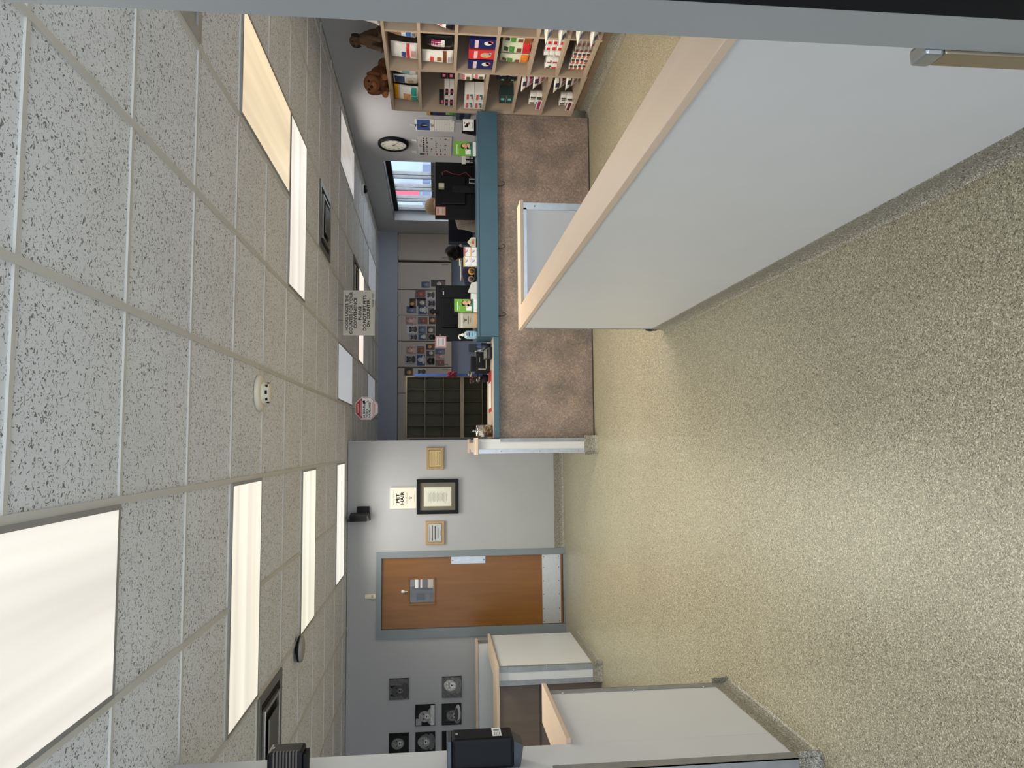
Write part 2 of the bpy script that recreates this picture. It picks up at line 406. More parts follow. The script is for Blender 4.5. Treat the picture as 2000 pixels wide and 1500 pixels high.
# ================================================================= HALF WALLS
def half_wall(label, segs, cap, capz, guards, coves, extra=None):
    x = segs[0]; t = thing('half_wall', label, 'half wall', ((x[0]+x[1])/2, (x[2]+x[3])/2, 0))
    p = M()
    for s in segs: p.box(s[0], s[1], s[2], s[3], .0, capz-.022, PANEL)
    p.build('wall_panel', t)
    c = M()
    for s in cap: c.box(s[0], s[1], s[2], s[3], capz-.022, capz, s[4] if len(s) > 4 else MAPLE, .003)
    c.build('cap', t)['label'] = 'maple coloured laminate cap'
    for s in guards:
        q = M().box(*s[:6], STEEL if len(s) > 6 else DULL); z = s[4]+.06
        while z < s[5]:
            q.ball(((s[0]+s[1])/2, s[2], z), .006, STEEL, 8, 5); z += .35
        q.build('metal_trim', t)
    k = M()
    for a in coves: cove(k, *a)
    k.build('cove_base', t)['label'] = 'speckled epoxy cove'
    return t
half_wall('long white half wall with maple cap running beside the camera on the right',
    [(.725, .835, .9, 4.43), (.835, 1.49, 4.32, 4.43)],
    [(.71, .848, .9, 4.45), (.8482, 1.505, 4.30, 4.45, MAPLEX)], .938,
    [(.722, .7255, 4.424, 4.4335, .085, .916), (1.45, 1.4935, 4.3165, 4.3195, .085, .916, 1), (.84, 1.46, 4.3165, 4.3195, .895, .915, 1)],
    [((.725, .9, 0), (.725, 4.43, 0), (-1, 0, 0)), ((.835, .9, 0), (.835, 4.32, 0), (1, 0, 0)), ((.86, 4.32, 0), (1.49, 4.32, 0), (0, -1, 0)), ((.725, 4.43, 0), (1.49, 4.43, 0), (0, 1, 0))])
tag(M().ball((.727, 4.46, .085), (.012, .02, .03), BLACKM).box(.715, .74, 4.425, 4.445, .05, .12, BLACKM, .003).build('rubber_bumper'),
    'small black rubber bumper at the foot of the right half wall corner', 'bumper')
half_wall('white half wall with maple cap joined to the full height wall at left',
    [(-1.35, -1.2, 2.956, 3.575)], [(-1.37, -1.18, 2.956, 3.635)], .934,
    [(-1.352, -1.196, 3.576, 3.579, .085, .91), (-1.1995, -1.196, 3.53, 3.579, .085, .91)],
    [((-1.2, 2.957, 0), (-1.2, 3.575, 0), (1, 0, 0)), ((-1.172, 3.575, 0), (-1.35, 3.575, 0), (0, 1, 0))])
half_wall('white half wall with steel edged end in front of the brown bench panel',
    [(-2.09, -1.94, 6.42, 7.50)], [(-2.12, -1.92, 6.38, 7.50)], .937,
    [(-1.98, -1.937, 6.416, 6.4195, .085, .915), (-2.093, -2.05, 6.416, 6.4195, .085, .915), (-1.9395, -1.936, 6.4165, 6.46, .085, .915)],
    [((-1.94, 6.40, 0), (-1.94, 7.50, 0), (1, 0, 0)), ((-2.09, 6.42, 0), (-1.912, 6.42, 0), (0, -1, 0))])
half_wall('white half wall with thin maple cap below the pet photo canvases',
    [(-4.25, -2.02, 7.505, 7.62)], [(-4.27, -2.0, 7.49, 7.64, MAPLEX)], 1.058,
    [(-2.02, -2.016, 7.502, 7.62, .085, 1.03)],
    [((-2.02, 7.505, 0), (-2.02, 7.62, 0), (1, 0, 0)), ((-4.2, 7.505, 0), (-2.1, 7.505, 0), (0, -1, 0))])
hw = half_wall('narrow white half wall end with stacked maple caps at the left end of the counter',
    [(-.078, .049, 6.44, YB-.002)], [(-.093, .06, 6.40, 6.80), (-.05, .02, 6.80, 7.85), (-.093, .06, 7.85, YB-.002)], 1.106,
    [(-.081, -.045, 6.436, 6.4395, .12, 1.08, 1), (.02, .051, 6.436, 6.4395, .12, .885)],
    [((-.078, 6.42, 0), (-.078, YB, 0), (-1, 0, 0), .12), ((-.10, 6.44, 0), (.075, 6.44, 0), (0, -1, 0), .12)])
M().box(-.05, .045, 6.80, 7.85, 1.0841, 1.098, mat((110, 106, 104), .6)).build('ledge', hw)
# brown bench / desk panel beyond
t = thing('waiting_bench', 'dark brown laminate bench panel between the white half walls', 'bench', (-3.1, 6.8, 0))
M().box(-4.2, -2.125, 6.52, 6.55, 0, .90, BROWN).build('front_panel', t)
M().box(-4.2, -2.125, 6.50, 7.0, .90, .925, MAPLEX, .003).build('top', t)
M().box(-4.2, -4.17, 6.55, 7.0, 0, .90, BROWN).build('side_panel', t)
M().box(-4.16, -2.13, 6.515, 6.5195, .535, .55, mat((66, 54, 46), .5)).build('joint_strip', t)

# ================================================================= NEAR DOOR JAMB
dj = struct(M().box(.388, .44, .584, .638, 0, HC, mat((150, 153, 154), .5, .2, .03, 6, 'grey_anodised_stile')).build('door_2'))
M().box(.3875, .44, .553, .5838, 0, HC, mat((8, 10, 18), .6, 0, .1, 9, 'black_gasket')).build('gasket', dj)
M().box(.386, .44, .50, .5528, 0, HC, FRAMEG).build('door_frame', dj)
ph = M(); ph.box(.384, .40, .6385, .662, .50, .942, mat((170, 158, 140), .25, .9), .002)
ph.box(.383, .40, .6385, .664, .942, .963, STEEL, .004); ph.build('pull_handle', dj)['label'] = 'bright metal pull handle'

# ================================================================= CEILING FITTINGS
WARM = (1.0, .90, .74, 1)
def troffer(i0, i1, j0, j1, label, lit=1.0, col=WARM, along='x', em=1.0, group=None, kind=0):
    x0, x1, ya, yb = gx(i0), gx(i1), gy(j0), gy(j1)
    t = thing('ceiling_light', label, 'ceiling light', ((x0+x1)/2, (ya+yb)/2, HC-.006), group)
    e = .016
    f = M()
    for b in ((x0+.012, x0+.012+e, ya+.01, yb-.01), (x1-.012-e, x1-.012, ya+.01, yb-.01), (x0+.012+e, x1-.012-e, ya+.01, ya+.01+e), (x0+.012+e, x1-.012-e, yb-.01-e, yb-.01)):
        f.box(b[0], b[1], b[2], b[3], HC-.008, HC+.005, mat((150, 150, 150), .4, .2))
    f.build('frame', t)
    if kind == 1: dm = m_prism(.75)
    elif lit or em: dm = m_diffuser('troffer_lens', col, em, along)
    else: dm = m_prism(.4)
    M().box(x0+.028, x1-.028, ya+.026, yb-.026, HC-.0075, HC+.004, dm).build('diffuser', t)
    if lit:
        l = bpy.data.lights.new('lamp', 'AREA'); l.shape = 'RECTANGLE'; l.size = x1-x0-.06; l.size_y = yb-ya-.06
        l.energy = LAMP*lit*(x1-x0)*(yb-ya)/.374; l.color = col[:3]; l.spread = R(150)
        o = bpy.data.objects.new('lamp', l); COL.objects.link(o); o.parent = t; o.location = (0, 0, -.008)
    return t
troffer(-2, -1, -1, 1, 'large lit ceiling light panel closest to the camera', .30, (1, .95, .86, 1), 'y', .80)
troffer(-3, -1, 3, 4, 'lit ceiling light beyond the panel closest to the camera', 1.1, (1, .93, .78, 1), 'x', .86)
troffer(-3, -1, 6, 7, 'slightly greenish lit ceiling light with the grey disc at its corner', 1.6, (.98, .96, .78, 1), 'x', .86)
troffer(-3, -1, 9, 10, 'lit ceiling light nearest the wall with the wooden door', .7, (1, .96, .86, 1), 'x', .9)
troffer(2, 3, 3, 5, 'deep yellow ceiling light running lengthwise at right', 1.0, (1, .80, .52, 1), 'y', .82)
troffer(1, 3, 5, 6, 'white ceiling light touching the end of the yellow one', 1.7, (1, .92, .82, 1), 'x', .88)
troffer(1, 3, 12, 13, 'narrow looking lit ceiling light behind the hanging hooks sign', 1.5, (1, .9, .76, 1), 'x', .95)
troffer(0, 1, 9, 11, 'dim ribbed ceiling panel between the two hanging signs', 0, em=0, kind=1)
troffer(0, 1, 14, 16, 'dim greyish ceiling panel behind the octagonal sign', 0, em=0)
troffer(3, 4, 14, 16, 'dim greyish ceiling panel near the far window corner', 0, em=0)
troffer(4, 5, 9, 11, 'dim ceiling light close to the right wall above the clock', .4, (1, .92, .84, 1), 'y', .45)
def vent(i, j, label, dark=True):
    x0, x1, y0, y1 = gx(i)+.012, gx(i+1)-.012, gy(j)+.01, gy(j+1)-.01
    t = thing('ceiling_vent', label, 'air vent', ((x0+x1)/2, (y0+y1)/2, HC-.03))
    vm = mat((120, 118, 108), .3, .6, .1, 8, 'vent_metal') if dark else mat((170, 170, 165), .4, .2)
    def ring(a, z0, z1, wd, nm, mt):
        m = M()
        for b in ((x0+a, x1-a, y0+a, y0+a+wd), (x0+a, x1-a, y1-a-wd, y1-a), (x0+a, x0+a+wd, y0+a+wd, y1-a-wd), (x1-a-wd, x1-a, y0+a+wd, y1-a-wd)):
            m.box(b[0], b[1], b[2], b[3], z0, z1, mt, .002)
        m.build(nm, t)
    M().box(x0, x1, y0, y1, HC-.001, HC+.005, mat((40, 38, 36), .8) if dark else vm).build('backing', t)
    ring(0, HC-.012, HC-.001, .05, 'frame', vm)
    ring(.10, HC-.022, HC-.002, .02, 'inner_ring', mat((186, 182, 172), .25, .7))
    M().box(x0+.17, x1-.17, y0+.17, y1-.17, HC-.03, HC-.022, vm, .003).build('centre_plate', t)
    return t
vent(2, 7, 'bronze toned ceiling vent beside the white ceiling light at right')
vent(-4, 4, 'dark ceiling vent seen above the black slotted wall unit')
vent(2, 11, 'dark ceiling vent half hidden behind the hooks sign')
vent(2, 1, 'pale ceiling vent cut by the door frame at top right', False)
t = thing('smoke_detector', 'round cream smoke detector on the ceiling tiles', 'smoke detector', (.30, 4.14, HC-.06))
M().lathe([(.10, HC+.004), (.102, HC-.012), (.09, HC-.02), (.065, HC-.024)], (.30, 4.14, 0), CREAM).build('base', t)
M().lathe([(.065, HC-.022), (.064, HC-.036), (.055, HC-.042), (.052, HC-.060), (.045, HC-.064)], (.30, 4.14, 0), CREAM).build('body', t)
m = M()
for a in range(8): m.box(.30+.048*math.cos(a*.785)-.01, .30+.048*math.cos(a*.785)+.01, 4.14+.048*math.sin(a*.785)-.01, 4.14+.048*math.sin(a*.785)+.01, HC-.056, HC-.045, BLACKM)
m.build('slot', t)
t = thing('dome_camera', 'black dome camera on a white ring near the right wall', 'camera', (3.42, 9.53, HC-.06))
M().lathe([(.075, HC+.004), (.075, HC-.018), (.06, HC-.022)], (3.42, 9.53, 0), WHITE).build('base', t)
M().ball((3.42, 9.53, HC-.02), (.055, .055, .05), BLACK).build('dome', t)
t = thing('ceiling_disc', 'grey disc with black rim hanging at the greenish light corner', 'ceiling fitting', (-1.43, 5.36, HC-.05))
M().lathe([(.035, HC+.004), (.035, HC-.02)], (-1.43, 5.36, 0), BLACKM).lathe([(.09, HC-.014), (.09, HC-.028)], (-1.43, 5.36, 0), BLACK).build('mount', t)
M().lathe([(.09, HC-.029), (.088, HC-.042), (.06, HC-.05)], (-1.43, 5.36, 0), mat((160, 158, 150), .5)).build('cover', t)
# hanging signs
def wires(m, pts):
    for a, b in pts: m.tube([a, b], .0016, BLACKM, 6)
    return m
SY = 7.29
t = thing('hanging_sign', 'white hanging sign about hooks under the counter', 'sign', (1.336, SY, 2.073))
f = fr((1.336, SY, 2.2305), FRONT); f.box(-.23, .23, -.157, .157, -.002, 0, mat((212, 208, 198), .5, 0, .02), .004); f.build('board', t)
f = fr((1.336, SY, 2.2305), FRONT)
for s, y, wd in (('HOOKS UNDER THE', .107, .36), ('COUNTER FOR YOUR', .065, .43), ('CONVENIENCE', .023, .31), ('PLEASE', -.022, .145), ('DO NOT SET PETS', -.07, .36), ('ON COUNTER.', -.107, .29)):
    f.text(s, .043, 0, y, 0, INK, bold=.0012, width=wd)
f.text('THANK YOU', .025, .13, -.148, 0, INK, width=.145, shear=.3, bold=.0004); f.box(-.075, .075, -.034, -.031, 0, .0008, INK); f.build('lettering', t)
for x in (1.26, 1.42): wires(M(), [((x, SY, 2.387), (x, SY, HC-.002))]).build('wire', t)
OY = 8.5
t = thing('hanging_sign', 'octagonal red and white 24 hour video surveillance sign', 'sign', (.433, OY, 2.136))
def octa(r, c=(0, 0)): return [(c[0]+r*math.cos(R(22.5+45*i)), c[1]+r*math.sin(R(22.5+45*i))) for i in range(8)]
f = fr((.433, OY, 2.268), FRONT); f.prism(octa(.143), -.003, 0, WHITE); f.prism(octa(.136), 0, .0008, REDINK); f.prism(octa(.130), .0008, .0014, WHITE); f.build('board', t)
f = fr((.433, OY, 2.268), FRONT)
f.prism([(-.118, .05), (.118, .05), (.054, .118), (-.054, .118)], .0016, .002, REDINK)
f.text('WARNING', .025, 0, .085, .002, WHITE, width=.11); f.box(-.09, .09, .058, .062, .002, .0024, WHITE)
f.text('24 HOUR', .034, -.112, .014, .0015, INK, 'LEFT', .0012); f.text('VIDEO', .034, -.112, -.018, .0015, INK, 'LEFT', .0012); f.text('SURVEILLANCE', .027, -.112, -.047, .0015, INK, 'LEFT', .001)
f.prism([(.035, .03), (.085, .045), (.095, .02), (.045, .005)], .0015, .002, INK); f.ell(.04, .018, .014, .017, .002, .0024, WHITE); f.ell(.04, .018, .006, .007, .0024, .0027, INK)
f.prism([(.07, .005), (.078, .008), (.085, -.018), (.1, -.012), (.1, -.018), (.078, -.026)], .0015, .002, REDINK)
for y, q in ((-.07, .07), (-.083, .085), (-.096, .06), (-.108, .05)): f.box(-q, q, y, y+.006, .0015, .002, mat((214, 120, 120), .5))
f.build('print', t)
wires(M(), [((.433, OY, 2.40), (.433, OY, HC-.004))]).build('wire', t)

# ================================================================= BACK WALL THINGS
def plaque(x0, x1, z0, z1, label, lines, col, mt=OAK):
    t = thing('wall_plaque', label, 'plaque', ((x0+x1)/2, YB-.02, z0))
    f = fr((0, YB-.001, 0), FRONT); f.box(x0, x1, z0, z1, 0, .02, mt, .004); f.build('board', t)
    f = fr((0, YB-.021, 0), FRONT); f.box(x0+.028, x1-.028, z0+.028, z1-.028, 0, .001, INK); f.box(x0+.032, x1-.032, z0+.032, z1-.032, .001, .0018, col); f.build('plate', t)
    f = fr((0, YB-.023, 0), FRONT); n = len(lines)
    for i, (wd, th) in enumerate(lines):
        z = z1-.045-(z1-z0-.085)*i/max(n-1, 1); f.box((x0+x1)/2-wd/2, (x0+x1)/2+wd/2, z-th/2, z+th/2, 0, .0006, INK)
    f.build('engraving', t)
plaque(-.277, -.029, 1.374, 1.568, 'small oak plaque with gold plate to the right of the black frame', [(.16, .003)]*5+[(.08, .003)]+[(.15, .003)]*4, mat((205, 176, 120), .35, .3))
plaque(-1.113, -.853, 1.368, 1.579, 'small oak plaque with silver plate to the left of the black frame', [(.17, .003), (.17, .009), (.15, .009), (.12, .008), (.06, .004)], mat((180, 178, 172), .35, .5))
t = thing('picture_frame', 'black framed document with grey mat on the back wall', 'framed picture', (-.578, YB-.03, 1.211))
f = fr((0, YB-.001, 0), FRONT)
for b in ((-.774, -.734, 1.211, 1.677), (-.424, -.384, 1.211, 1.677), (-.734, -.424, 1.211, 1.245), (-.734, -.424, 1.643, 1.677)): f.box(*b, 0, .028, BLACK, .004)
f.build('frame', t)
f = fr((0, YB-.004, 0), FRONT); f.box(-.734, -.424, 1.245, 1.643, 0, .008, mat((112, 108, 98), .8)); f.box(-.692, -.470, 1.286, 1.601, .008, .0095, mat((160, 152, 110), .6)); f.build('mat_board', t)
f = fr((0, YB-.014, 0), FRONT); f.box(-.686, -.476, 1.292, 1.595, 0, .001, mat((226, 226, 212), .7)); f.build('paper', t)
f = fr((0, YB-.0155, 0), FRONT)
for i in range(15): q = .045+.03*random.random(); f.box(-.581-q, -.581+q*.8, 1.545-i*.0145, 1.548-i*.0145, 0, .0005, mat((120, 120, 115), .7))
f.build('writing', t)
t = thing('wall_sign', 'white pet hair sign above the black frame', 'sign', (-.59, YB-.02, 1.679))
f = fr((0, YB-.001, 0), FRONT); f.box(-.708, -.472, 1.679, 1.973, 0, .018, mat((238, 232, 216), .6, 0, .01), .003); f.build('board', t)
f = fr((-.59, YB-.0195, 1.826), FRONT); f.text('PET', .05, 0, .045, 0, INK, bold=.0018, width=.105); f.text('HAIR', .05, 0, -.005, 0, INK, bold=.0018, width=.145)
def squig(f, x0, x1, y, a): f.tube([(x0+(x1-x0)*i/30, y+a*math.sin(i*1.9)*(1+.5*math.sin(i*.9)), .0006) for i in range(31)], .0009, mat((90, 86, 78), .7), 4)
squig(f, -.085, .085, .108, .006); squig(f, -.065, .065, -.04, .006); f.ell(0, -.088, .009, .008, 0, .0006, INK)
for a in (-.011, -.004, .004, .011): f.ell(a, -.074, .003, .004, 0, .0006, mat((110, 106, 98), .7), 8)
f.box(-.04, .04, -.125, -.123, 0, .0006, mat((150, 146, 136), .7)); f.build('lettering', t)
t = thing('wall_speaker', 'small black speaker on bracket high on the back wall', 'speaker', (-.75, YB-.1, 2.187))
f = fr((0, YB-.001, 0), FRONT); f.box(-.745, -.675, 2.20, 2.335, 0, .045, BLACKM, .004); f.build('bracket', t)
m = M().add([(-.83, YB-.17, 2.43), (-.76, YB-.17, 2.40), (-.76, YB-.17, 2.21), (-.82, YB-.17, 2.18), (-.83, YB-.05, 2.43), (-.74, YB-.05, 2.40), (-.74, YB-.05, 2.19), (-.82, YB-.05, 2.18)],
     [(0, 3, 2, 1), (4, 5, 6, 7), (0, 1, 5, 4), (1, 2, 6, 5), (2, 3, 7, 6), (3, 0, 4, 7)], mat((52, 50, 48), .6)); m.build('speaker_body', t)
M().box(-.826, -.762, YB-.174, YB-.1705, 2.215, 2.395, BLACKM, .002).build('grille', t)
f = fr((0, YB-.001, 0), FRONT); f.box(-1.684, -1.632, 2.122, 2.242, 0, .03, CREAM, .005); f.box(-1.672, -1.644, 2.15, 2.17, .03, .031, mat((170, 166, 156), .5))
tag(f.build('door_sensor'), 'small white sensor box above the wooden door frame', 'sensor')
m = M().lathe([(.004, 1.775), (.008, 1.785), (.005, 1.80), (.012, 1.806), (.018, 1.822), (.017, 1.836), (.008, 1.846)], (-1.621, YB-.008, 0), WHITE, 14)
tag(m.build('door_ornament'), 'tiny white ornament on the wooden door above its window', 'ornament')
# pet pictures -----------------------------------------------------
def pet_face(f, w, h, bg, fur, dark, pat, z=.001, seed=0, bgs=None):
    """flat printed picture of an animal head, drawn in layers"""
    rnd = random.Random(seed); B, Fm, D = (mat(c, .55, 0, .38, 55) for c in (bg, fur, dark))
    f.box(-w/2, w/2, -h/2, h/2, z, z+.0004, B); z += .0004
    cx, cy = rnd.uniform(-.1, .1)*w, rnd.uniform(-.08, .1)*h; r = min(w, h)*.3
    def e(x, y, a, b, m_, k, rot=0): f.ell(max(-w/2+a, min(w/2-a, x)), max(-h/2+b, min(h/2-b, y)), a, b, z+k*.0003, z+(k+1)*.0003, m_, 16, rot)
    L = mat(tuple(min(255, c+60) for c in fur), .55, 0, .15, 30)
    e(cx, -h/2+.2*h, .4*w, .2*h, Fm if pat % 2 else D, 0)                    # chest
    if pat == 1:
        for s in (-1, 1): f.prism([(cx+s*r*.95, cy+r*.3), (cx+s*r*.85, cy+r*1.35), (cx+s*r*.2, cy+r*.8)][::s], z+.0003, z+.0006, D)
    elif pat == 2:
        for s in (-1, 1): e(cx+s*r*.95, cy-.1*r, r*.3, r*.75, D, 1, s*.25)
    else:
        for s in (-1, 1): e(cx+s*r*.8, cy+.75*r, r*.38, r*.38, D, 1)
    e(cx, cy, r*.92, r*1.08, Fm, 2, rnd.uniform(-.3, .3)); e(cx, cy-.42*r, r*.42, r*.44, L, 3)
    for s in (-1, 1): e(cx+s*r*.4, cy+.18*r, r*.11, r*.09, INK, 4)
    e(cx, cy-.30*r, r*.17, r*.12, INK, 4); e(cx, cy-.62*r, r*.2, r*.06, D, 4)
def canvas(x, z, label, bg, fur, dark, pat, seed, extra=None):
    t = thing('photo_canvas', label, 'photo canvas', (x, YB-.02, z-.108), 'black and white pet photo canvases')
    f = fr((x, YB-.001, z), FRONT); f.box(-.112, .112, -.108, .108, 0, .022, BLACKM, .003); f.build('canvas', t)
    f = fr((x, YB-.0232, z), FRONT); pet_face(f, .220, .212, bg, fur, dark, pat, 0, seed)
    if extra: extra(f)
    f.build('photo', t)
gy3 = lambda v: (v, v, v)
def bowl(f):
    f.ell(.02, -.07, .085, .028, .0022, .0026, mat(gy3(190), .5)); f.ell(.0, -.055, .07, .02, .0026, .003, mat(gy3(60), .5))
def bed(f): f.box(-.105, .105, -.104, -.06, .0022, .0026, mat(gy3(200), .5, 0, .2, 30)); f.box(-.1, -.03, .04, .1, .0022, .0026, mat(gy3(150), .5, 0, .3, 60))
canvas(-2.665, 1.866, 'cat photo canvas nearest the wooden door in the top row', gy3(92), gy3(62), gy3(26), 1, 1)
canvas(-2.668, 1.289, 'grinning pale dog photo canvas nearest the door in the bottom row', gy3(96), gy3(196), gy3(120), 2, 2)
canvas(-2.955, 1.582, 'white dog photo canvas at the right end of the middle row', gy3(30), gy3(150), gy3(40), 3, 3, bed)
canvas(-2.958, 1.293, 'kittens in a pale bowl photo canvas in the bottom row', gy3(44), gy3(110), gy3(50), 1, 4, bowl)
canvas(-3.245, 1.866, 'black and white dog photo canvas in the top row by the wall', gy3(20), gy3(120), gy3(30), 2, 5)
canvas(-3.248, 1.580, 'puppy head photo canvas in the middle row by the wall', gy3(34), gy3(138), gy3(96), 2, 6)
canvas(-3.250, 1.291, 'dark photo canvas partly behind the black dispenser', gy3(16), gy3(44), gy3(24), 1, 7)
# wall units on the left column
t = thing('soap_dispenser', 'black hand sanitizer dispenser with white label on the left wall', 'dispenser', (-1.15, 2.79, 1.129))
M().box(-1.1955, -1.085, 2.755, 2.865, 1.165, 1.395, NAVYB, .012).build('housing', t)
M().box(-1.1955, -1.09, 2.757, 2.863, 1.3955, 1.412, mat((60, 66, 78), .4), .004).build('lid', t)
m = M().add([(-1.195, 2.765, 1.164), (-1.10, 2.765, 1.164), (-1.12, 2.765, 1.128), (-1.195, 2.765, 1.14), (-1.195, 2.855, 1.164), (-1.10, 2.855, 1.164), (-1.12, 2.855, 1.128), (-1.195, 2.855, 1.14)],
     [(0, 3, 2, 1), (4, 5, 6, 7), (0, 1, 5, 4), (1, 2, 6, 5), (2, 3, 7, 6), (3, 0, 4, 7)], mat((44, 48, 58), .5)); m.build('nozzle', t)
f = fr((-1.084, 2.81, 1.225), LEFTW); f.box(-.035, .04, -.017, .017, 0, .0008, WHITE, .0003)
for i in range(4): f.box(-.028, .0, -.011+i*.006, -.009+i*.006, .001, .0014, mat((90, 90, 96), .6))
f.ell(.018, 0, .008, .012, .001, .0014, mat((120, 130, 130), .6)); f.build('label', t)
f = fr((-1.084, 2.81, 1.375), LEFTW); f.ell(0, 0, .009, .005, 0, .0006, mat((150, 150, 150), .5)); f.build('emblem', t)
t = thing('slotted_unit', 'black slotted speaker box high on the left wall', 'speaker', (-1.15, 2.80, 1.93))
m = M().box(-1.1955, -1.105, 2.775, 2.865, 1.935, 2.06, BLACK, .01); m.build('housing', t)
m = M()
for i in range(8): m.box(-1.185, -1.104, 2.7735, 2.79, 1.953+i*.0115, 1.958+i*.0115, mat((88, 80, 72), .5))
m.build('grille', t)
M().box(-1.1955, -1.12, 2.79, 2.85, 1.92, 1.9345, BLACKM, .003).build('base_plate', t)
f = fr((-1.104, 2.82, 2.045), LEFTW); f.box(-.008, .008, -.003, .003, 0, .0006, mat((190, 190, 190), .5)); f.build('emblem', t)
# objects in the room behind the door window
t = thing('wall_shelf', 'dark grey shelf seen through the door window', 'shelf', (-1.8, 9.6, 1.3))
M().box(-1.90, -1.86, 9.5, 9.749, 1.2, 2.1, mat((50, 49, 48), .6)).build('side_panel', t)
M().box(-1.859, -1.5, 9.5, 9.749, 1.48, 1.50, mat((110, 108, 104), .6)).build('board', t)
for (z0, z1, c, lb) in ((1.501, 1.57, (196, 186, 166), 'beige folder stack at the bottom of the door window'), (1.571, 1.64, (70, 64, 70), 'dark folder stack in the door window'), (1.641, 1.665, (236, 214, 206), 'thin pinkish folder in the door window'), (1.6655, 1.69, (60, 58, 56), 'thin dark folder in the door window'), (1.6905, 1.735, (228, 230, 222), 'white folder on top of the pile in the door window')):
    tag(M().box(-1.835, -1.62, 9.52, 9.74, z0, z1, mat(c, .5), .003).build('folder'), lb, 'folder')
f = fr((-1.99, 9.7495, 1.665), FRONT); f.box(-.04, .04, -.055, .055, 0, .02, mat((20, 28, 28), .3), .002)
tag(f.build('wall_screen'), 'small dark screen seen through the door window', 'screen')
f = fr((-1.97, 9.7495, 1.575), FRONT); f.box(-.06, .05, -.03, .03, 0, .01, mat((120, 118, 110), .6), .002)
tag(f.build('wall_panel_box'), 'grey control box below the dark screen in the door window', 'control box')
l = bpy.data.lights.new('back_room_fill_lamp', 'AREA'); l.size = .5; l.energy = 12; l.color = (1, .95, .88)  # unseen light added to brighten the view through the door window
t = thing('ceiling_light', 'added unseen fill light in the room behind the wooden door', 'ceiling light', (-1.6, 9.0, HC-.01))
M().box(-1.85, -1.35, 8.85, 9.15, HC-.02, HC+.004, m_diffuser('back_room_fill_lens', WARM, 1.0, 'x')).build('diffuser', t)
o = bpy.data.objects.new('lamp', l); COL.objects.link(o); o.parent = t; o.location = (0, 0, -.02)

# ================================================================= RECEPTION COUNTER
t = thing('reception_counter', 'long reception counter with teal edge and mottled brown front', 'counter', (1.6, 6.9, 0))
M().box(.052, 3.11, 6.545, 6.575, 0, .885, SWIRL).build('front_panel', t)
M().box(.982, 3.11, 6.485, 6.52, .885, 1.058, TEAL, .003).box(.056, .98, 6.485, 6.52, .885, .9345, TEAL, .003).box(.982, 1.0, 6.52, 6.86, .938, 1.058, TEAL).build('teal_fascia', t)
M().box(.98, 3.11, 6.48, 6.87, 1.0585, 1.076, TEAL, .003).build('raised_top', t)
M().box(.056, 3.108, 6.5205, 7.34, .915, .937, MAPLEX, .003).box(3.1085, 3.6, 6.58, 7.34, .915, .937, MAPLEX).build('desktop', t)
for x in (.056, 1.6, 3.58): M().box(x, x+.02, 6.58, 7.3, 0, .914, SHELF).build('support_panel', t)
M().box(.06, 3.11, 6.541, 6.5445, 0, .012, mat((60, 54, 50), .6)).build('kick_strip', t)
for i, x in enumerate((2.412, 1.818, 1.18)):
    pts = [(x, 6.53, .885), (x, 6.53, .865), (x, 6.528, .845), (x+.004, 6.515, .828), (x+.01, 6.50, .820), (x+.018, 6.482, .826), (x+.022, 6.474, .84), (x+.023, 6.474, .85)]
    q = M().tube(pts, .0028, BLACKM, 8); q.lathe([(.009, .878), (.009, .8845)], (x, 6.53, 0), BLACKM, 12)
    tag(q.build('leash_hook'), 'black leash hook under the counter edge '+('nearest the pet food shelves', 'in the middle of three', 'nearest the half wall end')[i], 'hook', 'leash hooks under the counter')

# ---- things on the counter
CT = 1.0765
def poster(x0, x1, lab, y=6.62):
    t = thing('brochure_stand', lab, 'brochure stand', ((x0+x1)/2, y, CT))
    h = .212; w_ = x1-x0
    f = fr((x0, y, CT), FRONT); f.box(0, w_, 0, h, -.003, -.001, GLASS); f.box(0, w_, 0, .003, -.05, .012, GLASS); f.build('acrylic_holder', t)
    f = fr((x0, y, CT), FRONT)
    n = 8; rr = .028
    f.prism([(0, .003), (w_, .003), (w_, h)]+[(rr-rr*math.sin(R(90*i/n)), h-rr+rr*math.cos(R(90*i/n))) for i in range(n+1)], 0, .001, GREEN)
    f.prism([(0, .003), (w_, .003), (w_, .07), (0, .045)], .001, .0013, mat((40, 120, 96), .5)); f.box(0, w_, .003, .032, .0013, .0016, WHITE)
    f.box(w_*.12, w_*.8, h-.034, h-.028, .001, .0014, WHITE); f.box(w_*.12, w_*.5, h-.048, h-.045, .001, .0014, mat((190, 220, 150), .5))
    f.build('poster', t)
    f = fr((x0, y, CT), FRONT); z = .0016
    f.ell(w_*.68, .125, .026, .02, z, z+.0003, mat((40, 30, 26), .6)); f.ell(w_*.72, .115, .018, .02, z+.0003, z+.0006, SKIN); f.ell(w_*.78, .072, .02, .026, z, z+.0003, mat((58, 36, 28), .6)); f.ell(w_*.78, .075, .015, .018, z+.0003, z+.0006, SKIN)
    f.ell(w_*.6, .09, .03, .011, z+.0006, z+.0009, SKIN, 14, .9); f.ell(w_*.55, .08, .03, .011, z+.0006, z+.0009, mat((230, 190, 165), .5), 14, -.5)
    f.build('photo_print', t)
    f = fr((x0, y, CT), FRONT); f.box(w_*.12, w_*.46, .052, .102, .0016, .002, WHITE, .0002); f.build('white_square', t)
poster(2.727, 2.867, 'green poster stand in front of the desk with the window behind')
poster(1.228, 1.352, 'green poster stand beside the grey card display')
t = thing('card_display', 'grey card with paw print in a tan base next to the sanitizer bottle', 'card display', (1.155, 6.65, CT))
f = fr((0, 6.655, CT), FRONT); f.box(1.085, 1.232, .03, .175, 0, .012, mat((176, 170, 152), .7), .001); f.build('card', t)
